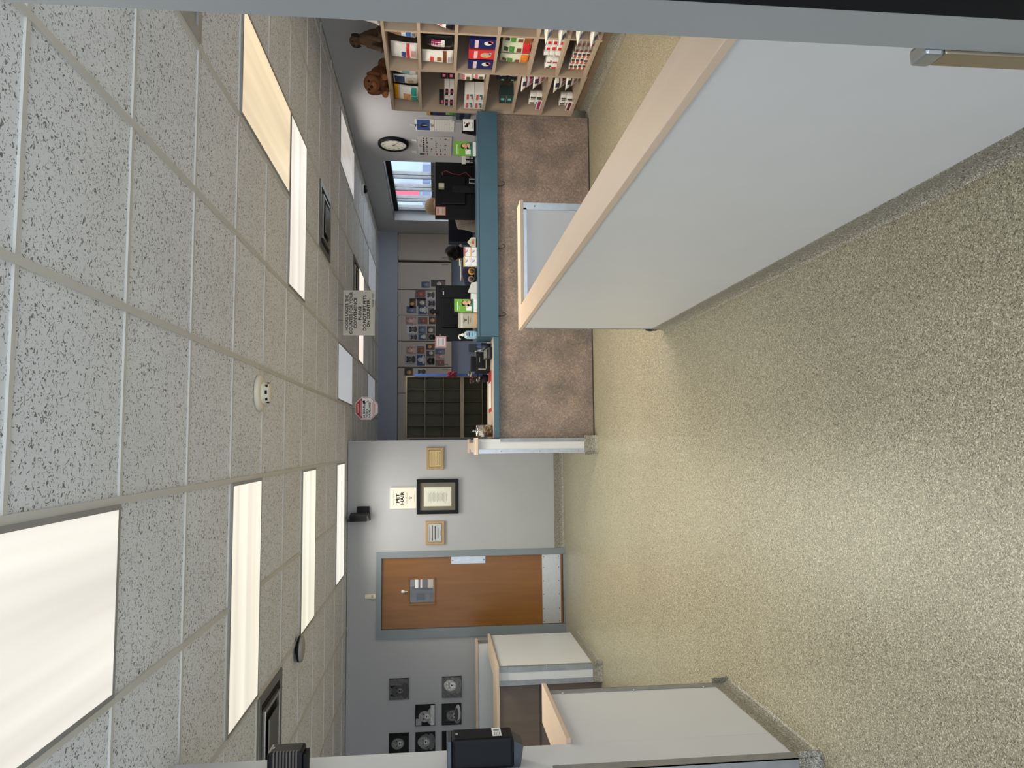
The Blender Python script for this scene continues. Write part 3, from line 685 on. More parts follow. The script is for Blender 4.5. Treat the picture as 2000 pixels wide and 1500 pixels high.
f = fr((0, 6.655, CT), FRONT); f.box(1.085, 1.232, 0, .034, -.03, .014, mat((204, 166, 122), .6), .002); f.build('base', t)
f = fr((1.158, 6.642, CT), FRONT)
f.box(-.074, .074, .132, .152, .0002, .0006, mat((205, 202, 190), .7))
for y, q in ((.158, .036), (.124, .03), (.085, .035), (.079, .037), (.060, .022)): f.box(-q, q, y-.0015, y+.0015, .0007, .0012, mat((96, 92, 84), .6))
f.ell(0, .103, .008, .007, .0007, .0012, INK)
for a in (-.011, -.004, .004, .011): f.ell(a, .115, .003, .004, .0007, .0012, INK, 8)
f.build('print', t)
t = thing('sanitizer_bottle', 'clear blue sanitizer bottle with white pump on the counter', 'bottle', (1.0, 6.62, CT))
M().lathe([(.034, CT+.001), (.038, CT+.02), (.038, CT+.095), (.030, CT+.115), (.014, CT+.122)], (1.0+.015, 6.62, 0), mat((168, 204, 216), .15, 0, .05, 10, 'gel_bottle'), 24).build('bottle_body', t)
f = fr((1.015, 6.5815, CT+.06), FRONT); f.box(-.024, .024, -.035, .035, 0, .001, mat((130, 180, 205), .4)); f.box(-.02, .02, .012, .022, .001, .0014, mat((30, 50, 110), .5)); f.box(-.02, .016, -.02, -.014, .001, .0014, mat((30, 50, 110), .5)); f.ell(0, .036, .014, .008, .001, .0014, mat((190, 50, 60), .5)); f.build('label', t)
m = M().lathe([(.013, CT+.122), (.015, CT+.14), (.008, CT+.146), (.006, CT+.165)], (1.015, 6.62, 0), WHITE, 16)
m.tube([(1.015, 6.62, CT+.162), (1.003, 6.615, CT+.172), (.985, 6.61, CT+.17), (.972, 6.606, CT+.155)], .006, WHITE, 8); m.build('pump', t)
# small boxes in a two by two stack
BB = [(1.735, CT, (240, 238, 240), 'lower right white booklet box'), (1.735, CT+.066, (222, 96, 80), 'red and yellow booklet box on top at right'),
      (1.645, CT, (240, 238, 240), 'lower left white booklet box'), (1.645, CT+.066, (240, 240, 236), 'upper left white booklet box with yellow edge')]
t = None
def medbox(x, z, w, h, lab, accent, blue=(60, 62, 150)):
    t = thing('medicine_box', lab, 'box', (x, 6.63, z), 'small boxes in the clear rack')
    f = fr((x, 6.61, z), FRONT); f.box(-w/2, w/2, 0, h, -.04, 0, WHITE, .001); f.build('carton', t)
    f = fr((x, 6.6095, z), FRONT); f.box(-w/2+.002, w/2-.002, h-.014, h-.004, 0, .0005, mat(accent, .5))
    f.prism([(-.012, .040), (-.006, .042), (.004, .026), (.014, .020), (.008, .016), (.0, .022), (-.004, .030)], 0, .0006, mat(blue, .5))
    f.box(.0, .02, .02, .04, 0, .0004, mat((214, 190, 214), .5)); f.build('print', t)
medbox(1.80, CT+.002, .088, .062, 'white box with orange band, lower right of four on the counter', (236, 170, 90))
medbox(1.80, CT+.066, .088, .055, 'red topped box, upper right of four on the counter', (206, 70, 66))
medbox(1.708, CT+.002, .088, .062, 'plain white box, lower left of four on the counter', (214, 214, 230))
medbox(1.708, CT+.066, .088, .058, 'white box with yellow band, upper left of four on the counter', (226, 206, 60))
t = thing('photo_block', 'small diamond shaped photo stand beside the stacked boxes', 'photo stand', (1.90, 6.64, CT))
f = fr((1.895, 6.63, CT), FRONT); f.box(-.05, .045, 0, .008, -.03, .01, BLACK, .002); f.build('base', t)
f = fr((1.895, 6.628, CT), FRONT); f.prism([(-.045, .008), (.045, .008), (.045, .05), (0, .088), (-.045, .05)], 0, .008, mat((206, 202, 180), .6)); f.build('card', t)
f = fr((1.895, 6.6195, CT), FRONT); f.prism([(-.034, .014), (.034, .014), (.034, .046), (0, .072), (-.034, .046)], 0, .0006, mat((188, 176, 150), .6, 0, .2, 60)); f.ell(-.004, .036, .016, .014, .0006, .001, mat((178, 92, 50), .6)); f.ell(.018, .03, .01, .012, .001, .0014, mat((150, 130, 160), .6)); f.build('photo', t)
t = thing('card_holder', 'black slanted holder with white cat card beside the shelves', 'card holder', (3.02, 6.62, CT))
f = fr((3.02, 6.62, CT), FRONT); f.prism([(-.085, .001), (.072, .001), (.06, .132), (-.062, .132)], -.02, 0, BLACK); f.build('stand', t)
f = fr((3.02, 6.599, CT), FRONT).frame((3.02, 6.599, CT), (1, 0, 0), (0, 0, 1)); f.box(-.055, .06, .022, .126, 0, .001, WHITE)
f.ell(.0, .085, .02, .012, .001, .0016, INK); f.ell(-.012, .1, .01, .01, .001, .0016, INK); f.ell(.018, .07, .012, .01, .001, .0016, mat((160, 80, 60), .5)); f.box(.012, .03, .105, .115, .001, .0016, REDINK); f.box(-.03, .03, .036, .042, .001, .0016, INK); f.build('card', t)
t = thing('tape_dispenser', 'black tape dispenser with amber roll on the counter', 'tape dispenser', (1.58, 6.68, CT))
M().box(1.54, 1.66, 6.66, 6.70, CT, CT+.02, BLACK, .006).build('base', t)
M().lathe([(.034, -.010), (.034, .010)], (1.63, 6.68, CT+.045), mat((206, 138, 40), .4), 20, 'y').build('tape_roll', t)
M().lathe([(.022, -.012), (.022, .012)], (1.63, 6.68, CT+.045), mat((70, 60, 54), .5), 16, 'y').build('hub', t)
tag(M().lathe([(.03, -.009), (.03, .009)], (1.555, 6.68, CT+.051), mat((150, 130, 116), .4), 20, 'y').lathe([(.019, -.010), (.019, .010)], (1.555, 6.68, CT+.051), mat((60, 40, 36), .5), 16, 'y').build('tape_roll'), 'loose grey tape roll beside the amber tape', 'tape')
f = fr((1.47, 6.64, CT), FRONT); f.prism([(-.055, .001), (.05, .001), (.045, .05), (-.05, .085)], -.012, 0, mat((206, 206, 200), .6)); tag(f.build('note_pad'), 'white paper pad leaning on the counter beside the tape', 'note pad')
f = fr((1.39, 6.66, CT), FRONT); f.box(-.03, .03, 0, .055, -.06, 0, WHITE, .003); tag(f.build('receipt_box'), 'little white box on the counter by the green poster', 'box')
# magazines rack between shelf and calendar
t = thing('magazine_rack', 'clear rack of magazines on the wall between calendar and shelves', 'magazine rack', (XR-.04, 7.55, 1.1))
f = fr((XR-.001, 7.62, 1.08), SIDE); f.box(-.13, .16, 0, .02, 0, .07, GLASS); f.box(-.13, .16, 0, .20, .068, .072, GLASS); f.build('acrylic_holder', t)
for k, (c1, c2, u0, v0, hh) in enumerate((((176, 140, 60), (30, 26, 30), -.10, .02, .46), ((30, 40, 110), (18, 20, 70), -.07, .02, .39), ((120, 180, 50), (70, 140, 50), -.02, .02, .25), ((120, 130, 150), (60, 66, 90), -.1, .02, .14))):
    f = fr((XR-.012-.012*k, 7.62, 1.08), SIDE); f.box(u0, u0+.17, v0, v0+hh, 0, .008, mat(c1, .4, 0, .2, 20), .001); f.box(u0+.01, u0+.16, v0+.05, v0+hh-.04, .008, .0086, mat(c2, .4, 0, .3, 30)); f.build('magazine', t)

# ---- right wall: clock, calendars
t = thing('wall_clock', 'round black rimmed wall clock on the right wall', 'clock', (XR, 8.53, 1.79))
m = M().lathe([(.185, 0), (.185, -.03), (.175, -.042), (.158, -.04), (.152, -.025)], (XR-.001, 8.53, 1.972), BLACK, 40, 'x'); m.build('rim', t)
f = fr((XR-.027, 8.53, 1.972), SIDE); f.ell(0, 0, .153, .153, 0, .001, mat((226, 226, 214), .5), 40); f.build('dial', t)
f = fr((XR-.0285, 8.53, 1.972), SIDE)
for i in range(1, 13): a = R(90-30*i); f.text(str(i), .034, .122*math.cos(a), .122*math.sin(a)-.012, 0, INK, bold=.0006)
for i in range(60): a = R(6*i); f.box(.144*math.cos(a)-.001, .144*math.cos(a)+.001, .144*math.sin(a)-.001, .144*math.sin(a)+.001, 0, .0006, INK)
f.build('numerals', t)
f = fr((XR-.0305, 8.53, 1.972), SIDE); 
for a, ln, wd in ((R(-115), .07, .004), (R(-38), .115, .003)):
    ca, sa = math.cos(a), math.sin(a); f.prism([(-sa*wd-ca*.02, ca*wd-sa*.02), (sa*wd-ca*.02, -ca*wd-sa*.02), (sa*wd*.5+ca*ln, -ca*wd*.5+sa*ln), (-sa*wd*.5+ca*ln, ca*wd*.5+sa*ln)], 0, .001, INK)
f.ell(0, 0, .007, .007, .001, .003, REDINK, 12); f.build('hands', t)
t = thing('wall_calendar', 'open july calendar with blue dog photo on the right wall', 'calendar', (XR, 8.0, 1.25))
f = fr((XR-.001, 8.0, 1.47), SIDE); f.box(-.15, .15, -.22, .22, 0, .004, WHITE); f.box(-.15, .15, .008, .012, .004, .006, mat((170, 170, 170), .5)); f.build('pages', t)
f = fr((XR-.0055, 8.0, 1.47), SIDE); f.box(-.135, .14, .06, .205, 0, .0006, mat((52, 84, 150), .5, 0, .2, 12)); f.ell(-.01, .125, .05, .04, .0006, .001, INK); f.ell(.0, .15, .022, .022, .0006, .0012, mat((50, 46, 46), .5)); f.ell(0, .115, .012, .03, .0012, .0016, mat((210, 210, 214), .5)); f.build('photo', t)
f = fr((XR-.0055, 8.0, 1.47), SIDE); f.text('JULY', .045, 0, .017, 0, INK, bold=.001)
for i in range(6): f.box(-.135, .135, -.02-.03*i, -.019-.03*i, 0, .0004, mat((170, 170, 170), .6))
for i in range(8): f.box(-.135+.0386*i, -.134+.0386*i, -.17, -.02, 0, .0004, mat((170, 170, 170), .6))
for x, y in ((-.12, -.012), (-.1, -.18), (-.05, -.19), (.12, -.185), (.02, -.12)): f.box(x, x+.01, y-.006, y, 0, .0006, INK)
f.build('month_print', t)
def hook(y, z, lab):
    m = M().box(XR-.012, XR-.001, y-.008, y+.008, z, z+.055, WHITE, .003).tube([(XR-.010, y, z+.008), (XR-.025, y, z-.004), (XR-.028, y, z+.014)], .003, WHITE, 6)
    tag(m.build('wall_hook'), lab, 'hook', 'white adhesive wall hooks')
hook(8.0, 1.70, 'white wall hook holding the july calendar')
hook(8.42, 1.69, 'white wall hook over the right part of the schedule board')
hook(8.76, 1.70, 'white wall hook over the left part of the schedule board')
tag(M().tube([(XR-.012, 7.98, 1.70), (XR-.016, 8.0, 1.69), (XR-.012, 8.02, 1.70)], .004, BLACKM, 6).box(XR-.02, XR-.008, 7.985, 8.015, 1.685, 1.695, BLACKM).build('binder_clip'), 'black clip at the top of the july calendar', 'clip')
t = thing('schedule_board', 'white schedule board with handwritten rows hanging on two hooks', 'whiteboard', (XR, 8.58, 1.267))
f = fr((XR-.001, 8.58, 1.47), SIDE); f.box(-.28, .275, -.203, .205, 0, .008, mat((196, 196, 194), .4), .002); f.build('board', t)
f = fr((XR-.0095, 8.58, 1.47), SIDE)
rr = random.Random(3)
for i in range(7): f.box(-.16+.062*i, -.12+.062*i, .128, .146, 0, .0006, INK)
for i in range(7):
    for j in range(5):
        if rr.random() < .8: f.box(-.16+.062*i, -.16+.062*i+rr.uniform(.012, .045), .10-.055*j-rr.uniform(0, .02), .105-.055*j, 0, .0006, mat((70, 66, 70), .5))
f.text('JULY', .035, .02, .165, 0, REDINK, bold=.0006); f.box(.12, .2, .165, .17, 0, .0005, INK)
for j in range(3): f.box(-.255, -.21, -.03-.05*j, -.015-.05*j, 0, .0006, (REDINK, INK, REDINK)[j])
f.box(-.26, -.2, .09, .1, 0, .0006, REDINK); f.build('handwriting', t)
tag(fr((XR-.012, 8.80, 1.63), SIDE).box(-.012, .012, -.03, .03, 0, .012, mat((60, 64, 60), .5), .003).build('marker_holder'), 'dark marker clipped to the corner of the schedule board', 'marker')

# ---- monitors and desk things
def monitor(xc, y, zt, lab, width=.56, hgt=.37):
    t = thing('computer_monitor', lab, 'monitor', (xc, y, .937))
    M().box(xc-width/2, xc+width/2, y, y+.03, zt-hgt, zt, BLACK, .006).build('screen_housing', t)
    M().box(xc-.15, xc+.15, y-.032, y-.0005, zt-hgt+.10, zt-.06, mat((12, 12, 14), .5), .012).build('rear_bulge', t)
    m = M().box(xc-.035, xc+.035, y-.05, y-.033, .96, zt-.17, BLACKM, .004); m.build('stand_neck', t)
    M().box(xc-.13, xc+.13, y-.13, y+.07, .9375, .96, BLACKM, .006).build('stand_base', t)
    return t
t = monitor(2.56, 7.1, 1.466, 'black monitor back with red bordered note by the window', .59, .41)
f = fr((2.345, 7.0995, 1.41), FRONT); f.box(-.045, .045, -.05, .05, 0, .002, mat((196, 88, 80), .6)); f.box(-.037, .037, -.042, .042, .002, .003, mat((232, 206, 190), .6))
for i in range(6): f.box(-.03, .03, -.036+i*.0135, -.031+i*.0135, .003, .0034, mat((80, 60, 58), .6))
tag(f.build('note_card'), 'red bordered note taped on the monitor by the window', 'note')
f = fr((2.56, 7.067, 1.27), FRONT); f.box(-.03, .03, -.025, .025, 0, .001, mat((176, 180, 178), .6)); tag(f.build('sticker'), 'grey label sticker on the back of the window side monitor', 'sticker')
q = [(2.73, 7.04, 1.16), (2.70, 7.03, 1.22), (2.71, 7.03, 1.30), (2.74, 7.03, 1.36), (2.72, 7.035, 1.395), (2.69, 7.04, 1.39)]
tag(M().tube([(2.66, 7.045, 1.08)]+q, .003, mat((150, 40, 44), .5), 8).build('cable'), 'thin red cable looping behind the window side monitor', 'cable')
tag(M().box(2.555, 2.60, 7.0, 7.065, 1.375, 1.43, mat((190, 184, 160), .6), .003).build('tape_box'), 'small beige box fixed to the back of the window side monitor', 'box')
tag(M().tube([(2.58, 6.93, .9385), (2.58, 6.93, 1.13), (2.62, 6.93, 1.13), (2.62, 6.93, .9385)], .007, STEEL, 8).build('chrome_stand'), 'chrome wire stand in front of the window side monitor', 'stand')
t = monitor(1.31, 7.1, 1.462, 'black monitor back with pink bordered sign, second from the window', .56, .37)
f = fr((1.50, 7.067, 1.385), FRONT); f.box(-.018, .018, -.005, .005, 0, .001, WHITE); f.build('emblem', t)
M().box(1.30, 1.335, 7.06, 7.10, 1.44, 1.49, BLACKM, .006).build('webcam', t)
f = fr((1.01, 7.05, 1.41), FRONT); f.box(-.055, .055, -.053, .053, 0, .006, mat((206, 150, 152), .3), .002); f.box(-.04, .04, -.04, .04, .006, .007, mat((222, 216, 222), .3))
for i in range(5): f.box(-.032, .032, -.028+i*.012, -.024+i*.012, .007, .0075, mat((90, 80, 84), .5))
f.lathe([(.008, 0), (.008, .004)], (.068, .01, 0), STEEL, 12); tag(f.build('acrylic_sign'), 'pink bordered acrylic sign at the edge of the second monitor', 'sign')
# wire organiser + paper by the window
t = thing('wire_basket', 'black wire basket on the desk near the green poster by the window', 'basket', (2.86, 6.95, 1.0765))
m = M()
for z in (.0, .06, .12):
    zz = .9385+z+.06; m.tube([(2.80, 6.92, zz), (2.93, 6.92, zz), (2.93, 7.04, zz), (2.80, 7.04, zz)], .003, BLACKM, 6, True)
for x in (2.80, 2.845, 2.89, 2.93): m.tube([(x, 6.92, .9385), (x, 6.92, 1.12)], .003, BLACKM, 6); m.tube([(x, 7.04, .9385), (x, 7.04, 1.12)], .003, BLACKM, 6)
m.build('wire_frame', t)
tag(M().box(2.80, 2.90, 6.99, 7.0, 1.16, 1.20, WHITE).box(2.84, 2.85, 6.99, 7.0, .9385, 1.161, BLACKM).build('paper_note'), 'white paper card standing in the wire basket', 'paper')
# low counter: card terminal printer, pens, etc.
t = thing('receipt_printer', 'black printer with pale tray on the low counter', 'printer', (.82, 6.98, .9375))
M().box(.70, .93, 6.93, 7.10, .9375, 1.075, BLACK, .01).build('housing', t)
M().box(.705, .925, 6.86, 6.929, .9375, .962, BLACKM, .004).build('paper_tray', t)
f = fr((.815, 6.929, .99), FRONT); f.box(-.09, .09, -.02, -.012, 0, .003, mat((170, 160, 140), .5)); f.box(-.09, -.082, -.02, .06, 0, .003, mat((170, 160, 140), .5)); f.box(.082, .09, -.02, .06, 0, .003, mat((170, 160, 140), .5)); f.box(-.02, .03, .045, .05, 0, .002, mat((150, 150, 146), .5)); f.build('trim', t)
M().box(.72, .86, 6.98, 7.08, 1.0755, 1.12, BLACKM, .006).build('top_unit', t)
t = thing('pen_cup', 'dark pen cup holding blue pens at the step of the counter', 'pen cup', (.93, 6.82, .9375))
M().lathe([(.036, .9375), (.04, 1.03), (.037, 1.03), (.033, .945)], (.93, 6.82, 0), mat((50, 56, 66), .4), 20).build('cup', t)
for i, (dx, dy, c) in enumerate(((.03, .01, (40, 70, 150)), (-.03, .0, (150, 170, 200)), (.0, -.02, (60, 90, 170)), (-.02, .02, (30, 30, 40)), (-.045, -.01, (180, 190, 210)))):
    M().tube([(.93+dx*.3, 6.82+dy*.3, .95), (.93+dx, 6.82+dy, 1.055+.008*i)], .004, mat(c, .4), 6).build('pen', t)
t = thing('card_reader', 'black card payment reader beside the printer', 'card reader', (.87, 6.68, .9375))
M().add([(.80, 6.60, .9375), (.90, 6.60, .9375), (.90, 6.76, .9375), (.80, 6.76, .9375), (.80, 6.60, .96), (.90, 6.60, .96), (.90, 6.76, 1.01), (.80, 6.76, 1.01)],
        [(0, 3, 2, 1), (4, 5, 6, 7), (0, 1, 5, 4), (1, 2, 6, 5), (2, 3, 7, 6), (3, 0, 4, 7)], BLACK).build('body', t)
M().add([(.81, 6.66, .982), (.89, 6.66, .982), (.89, 6.74, 1.006), (.81, 6.74, 1.006)], [(0, 1, 2, 3)], mat((90, 100, 96), .2)).build('display', t)
t = thing('potted_plant', 'small reddish plant in a dark pot behind the printer', 'plant', (.66, 7.15, .9375))
M().lathe([(.035, .9375), (.045, 1.0)], (.66, 7.15, 0), BLACKM, 16).build('pot', t)
m = M(); rr = random.Random(5)
for i in range(26):
    a = rr.uniform(0, 6.28); r_ = rr.uniform(.02, .07); z = rr.uniform(1.03, 1.14)
    m.ball((.66+r_*math.cos(a), 7.15+r_*math.sin(a), z), (.016, .016, .008), mat(((90, 40, 44), (60, 70, 50), (170, 170, 150))[i % 3], .6), 8, 5)
    m.tube([(.66, 7.15, .99), (.66+r_*math.cos(a), 7.15+r_*math.sin(a), z)], .0015, BLACKM, 4)
m.build('foliage', t)
t = thing('clipboard', 'white sheet with red edges lying on the low counter', 'sheet', (.49, 6.9, .9375))
M().box(.31, .70, 6.74, 7.04, .9375, .9415, REDINK).build('backing', t)
M().box(.345, .59, 6.742, 7.03, .942, .944, WHITE).build('sheet', t)
t = thing('treat_jar', 'glass treat jar with silver lid at the left end of the counter', 'jar', (.125, 6.66, .9375))
m = M().lathe([(.05, .9385), (.056, .945), (.056, 1.055), (.05, 1.066)], (.125, 6.66, 0), GLASS, 28); m.build('glass_body', t)
M().lathe([(.054, 1.0665), (.056, 1.07), (.054, 1.086), (.02, 1.092), (.006, 1.096), (.006, 1.106), (.012, 1.11), (.010, 1.118), (.003, 1.121)], (.125, 6.66, 0), mat((200, 200, 196), .15, 1, .03, 9, 'chrome'), 28).build('lid', t)
m = M(); rr = random.Random(9)
for i in range(70):
    a = rr.uniform(0, 6.28); r_ = .040*math.sqrt(rr.random()); z = .952+.062*rr.random()
    m.ball((.125+r_*math.cos(a), 6.66+r_*math.sin(a), z), (.012, .009, .006), mat(((186, 140, 84), (150, 92, 50), (110, 60, 36), (210, 170, 120))[i % 4], .7), 8, 5)
o = tag(m.build('dog_treats'), 'heap of brown treats inside the glass jar', 'treats'); o['kind'] = 'stuff'

# ---- far reception: pigeonhole shelf, cabinets
PD = mat((124, 120, 96), .6, 0, .05, 6, 'dark_olive_metal'); PF = mat((150, 136, 114), .5, 0, .04, 6)
t = thing('pigeonhole_shelf', 'tall dark pigeonhole file shelf with beige edges behind the counter', 'file shelf', (.5, 9.75, 0))
M().box(.085, .912, 9.92, 9.94, 0, 1.865, PD).build('back', t)
for x0, x1 in ((.085, .097), (.900, .912)): M().box(x0, x1, 9.6, 9.919, 0, 1.865, PF).build('side_panel', t)
for z0, z1 in ((1.845, 1.865), (1.605, 1.613), (1.360, 1.368), (1.091, 1.139), (.84, .848), (.59, .598), (.34, .348), (.02, .06)):
    M().box(.0972, .8998, 9.602, 9.919, z0, z1, PF if z1-z0 > .015 else mat((104, 98, 76), .5)).build('shelf', t)
for i in range(1, 5):
    x = .0972+.8026*i/5
    M().box(x-.002, x+.002, 9.68, 9.919, .06, 1.09, PD).box(x-.002, x+.002, 9.68, 9.919, 1.14, 1.845, PD).build('divider', t)
t = thing('gift_ribbon', 'shiny blue ribbon tied with a red bow beside the file shelf', 'ribbon', (.93, 9.6, 1.0))
M().box(.914, .945, 9.59, 9.60, .76, 1.75, mat((64, 104, 190), .3, .2, .15, 12)).build('ribbon', t)
m = M()
for s in (-1, 1):
    for k in (-1, 1): m.ball((.935+k*.02, 9.575, 1.25+s*.035), (.018, .012, .035), mat((140, 20, 36), .4))
m.ball((.935, 9.57, 1.25), .015, mat((120, 14, 30), .4)); m.build('bow', t)
def cabinet(x0, x1, lab, z0=1.20, z1=2.113, hx=None, grp='far wall cabinets'):
    t = thing('wall_cabinet', lab, 'cabinet', ((x0+x1)/2, 12.4, z0), grp)
    M().box(x0+.002, x1-.002, 12.302, YF-.002, z0, z1, CAB).build('carcass', t)
    dr = M().box(x0+.004, x1-.004, 12.28, 12.301, z0+.004, z1-.004, CAB, .002).build('door', t)
    hx = hx or x1-.04
    M().tube([(hx, 12.28, z0+.06), (hx, 12.255, z0+.07), (hx, 12.255, z0+.15), (hx, 12.28, z0+.16)], .005, mat((120, 112, 104), .4, .5), 6).build('handle', dr)
    return t
cabinet(3.18, XR-.003, 'tall cabinet door next to the window wall', hx=3.22)
cabinet(2.665, 3.14, 'cabinet door right of the photo covered doors', hx=3.10)
cabinet(2.22, 2.66, 'cabinet with pet photos on its right half door')
cabinet(1.775, 2.215, 'cabinet with pet photos on its left half door')
cabinet(1.325, 1.77, 'cabinet with pet photos directly above the printer', hx=1.37)
cabinet(.88, 1.32, 'cabinet partly hidden by the blue ribbon', hx=1.28)
tag(M().box(.06, .875, 12.301, YF-.003, 1.9, 2.113, CAB).box(.06, .875, 12.285, 12.3, 1.905, 2.11, CAB, .002).build('bulkhead_panel'), 'beige panel above the pigeonhole file shelf', 'panel')
# collage
PH = [(2.491, 1.82, 2.654, 1.646), (2.508, 1.916, 2.349, 1.812), (2.627, 1.628, 2.495, 1.488), (2.374, 1.968, 2.251, 1.803), (2.509, 1.786, 2.377, 1.637), (2.484, 1.611, 2.361, 1.48), (2.376, 1.768, 2.235, 1.62), (2.351, 1.60, 2.227, 1.497), (2.196, 1.985, 2.057, 1.802), (2.189, 1.776, 2.062, 1.611), (2.2, 1.585, 2.063, 1.471), (2.046, 1.959, 1.906, 1.785), (2.03, 1.768, 1.898, 1.640), (2.031, 1.62, 1.905, 1.48), (1.896, 1.924, 1.795, 1.785), (1.888, 1.767, 1.79, 1.643), (1.898, 1.628, 1.79, 1.48), (1.675, 1.975, 1.545, 1.805), (1.685, 1.79, 1.55, 1.66), (1.721, 1.637, 1.62, 1.489), (1.748, 1.48, 1.652, 1.314), (1.642, 1.48, 1.546, 1.315), (1.606, 1.63, 1.505, 1.489), (1.517, 1.992, 1.368, 1.81), (1.535, 1.793, 1.351, 1.654), (1.501, 1.637, 1.36, 1.489), (1.545, 1.472, 1.466, 1.323), (1.456, 1.479, 1.345, 1.324), (1.307, 2.0, 1.184, 1.862), (1.298, 1.845, 1.193, 1.637), (2.805, 1.716, 2.699, 1.576), (2.843, 1.55, 2.721, 1.304)]
FC = [((150, 150, 160), (60, 54, 52), (30, 28, 28), 'black'), ((120, 110, 104), (40, 38, 40), (20, 20, 22), 'dark'), ((110, 104, 110), (150, 84, 60), (90, 44, 30), 'chestnut'), ((200, 200, 208), (90, 76, 66), (40, 34, 32), 'brown'),
      ((70, 66, 72), (196, 188, 180), (110, 100, 96), 'cream'), ((60, 80, 120), (200, 200, 206), (50, 50, 56), 'white'), ((170, 130, 130), (206, 170, 160), (120, 84, 76), 'pinkish'), ((60, 50, 50), (200, 150, 90), (120, 76, 40), 'golden'), ((80, 92, 120), (120, 126, 150), (50, 54, 70), 'grey')]
PL = ['on the right photo door', 'on the left photo door', 'on the photo cabinet above the printer', 'beside the blue ribbon', 'on the cabinet right of the collage']
cnt = {}
for i, (a, b, c, d_) in enumerate(PH):
    x0, x1 = min(a, c), max(a, c); z0, z1 = min(b, d_), max(b, d_); bg, fur, dk, nm = FC[(i*5+2) % 9]
    xc, zc = (x0+x1)/2, (z0+z1)/2
    pl = 4 if xc > 2.68 else 0 if xc > 2.22 else 1 if xc > 1.775 else 2 if xc > 1.325 else 3
    row = 'top row' if zc > 1.79 else 'middle row' if zc > 1.60 else 'bottom row'
    key = (nm, pl, row); cnt[key] = cnt.get(key, 0)+1
    side = '' if cnt[key] == 1 else ', the further left one'
    f = fr((xc, 12.279, zc), FRONT); f.box(-(x1-x0)/2, (x1-x0)/2, -(z1-z0)/2, (z1-z0)/2, 0, .001, WHITE); pet_face(f, x1-x0, z1-z0, bg, fur, dk, 1+i % 3, .001, i)
    tag(f.build('pet_photo'), 'snapshot of a %s pet %s, %s%s' % (nm, PL[pl], row, side), 'photo', 'pet snapshots taped to the cabinets')
f = fr((1.34, YF-.001, 1.0), FRONT); f.box(-.10, .10, -.13, .10, 0, .012, mat((150, 160, 190), .4), .002); tag(f.build('wall_chart'), 'pale blue chart on the far wall below the cabinets', 'wall chart')
f = fr((1.70, YF-.001, .83), FRONT); f.box(-.065, .065, -.065, .065, 0, .07, mat((96, 100, 112), .5), .008)
for i in range(6): f.box(-.05, .05, -.045+.016*i, -.041+.016*i, .07, .071, mat((60, 62, 70), .5))
tag(f.build('louvred_box'), 'small grey louvred box on the far wall', 'wall unit')
# far desk run (grey worktop with trays)
t = thing('rear_desk', 'dark desk along the window wall behind the counter', 'desk', (2.7, 9.2, 0))
M().box(1.9, 3.64, 8.75, 9.4, .96, .99, BLACKM, .003).build('desktop', t)
M().box(1.9, 1.93, 8.78, 9.38, 0, .959, BLACKM).box(3.6, 3.63, 8.78, 9.38, 0, .959, BLACKM).build('side_panel', t)
t = thing('filing_tray', 'grey stacked filing trays on the dark desk', 'filing trays', (2.3, 8.9, .9905))
M().box(2.08, 2.42, 8.80, 9.1, .9905, 1.14, mat((74, 76, 72), .6), .004).build('tray_unit', t)
M().box(2.28, 2.50, 8.82, 9.08, 1.1405, 1.165, mat((190, 188, 180), .6), .003).build('paper_stack', t)
M().box(2.09, 2.27, 8.82, 9.08, 1.1405, 1.15, mat((150, 152, 150), .6), .003).build('tray', t)
tag(M().box(2.62, 3.05, 9.15, 9.30, .9905, 1.30, mat((22, 26, 38), .5), .01).build('desk_organiser'), 'navy black organiser on the desk below the window', 'organiser')

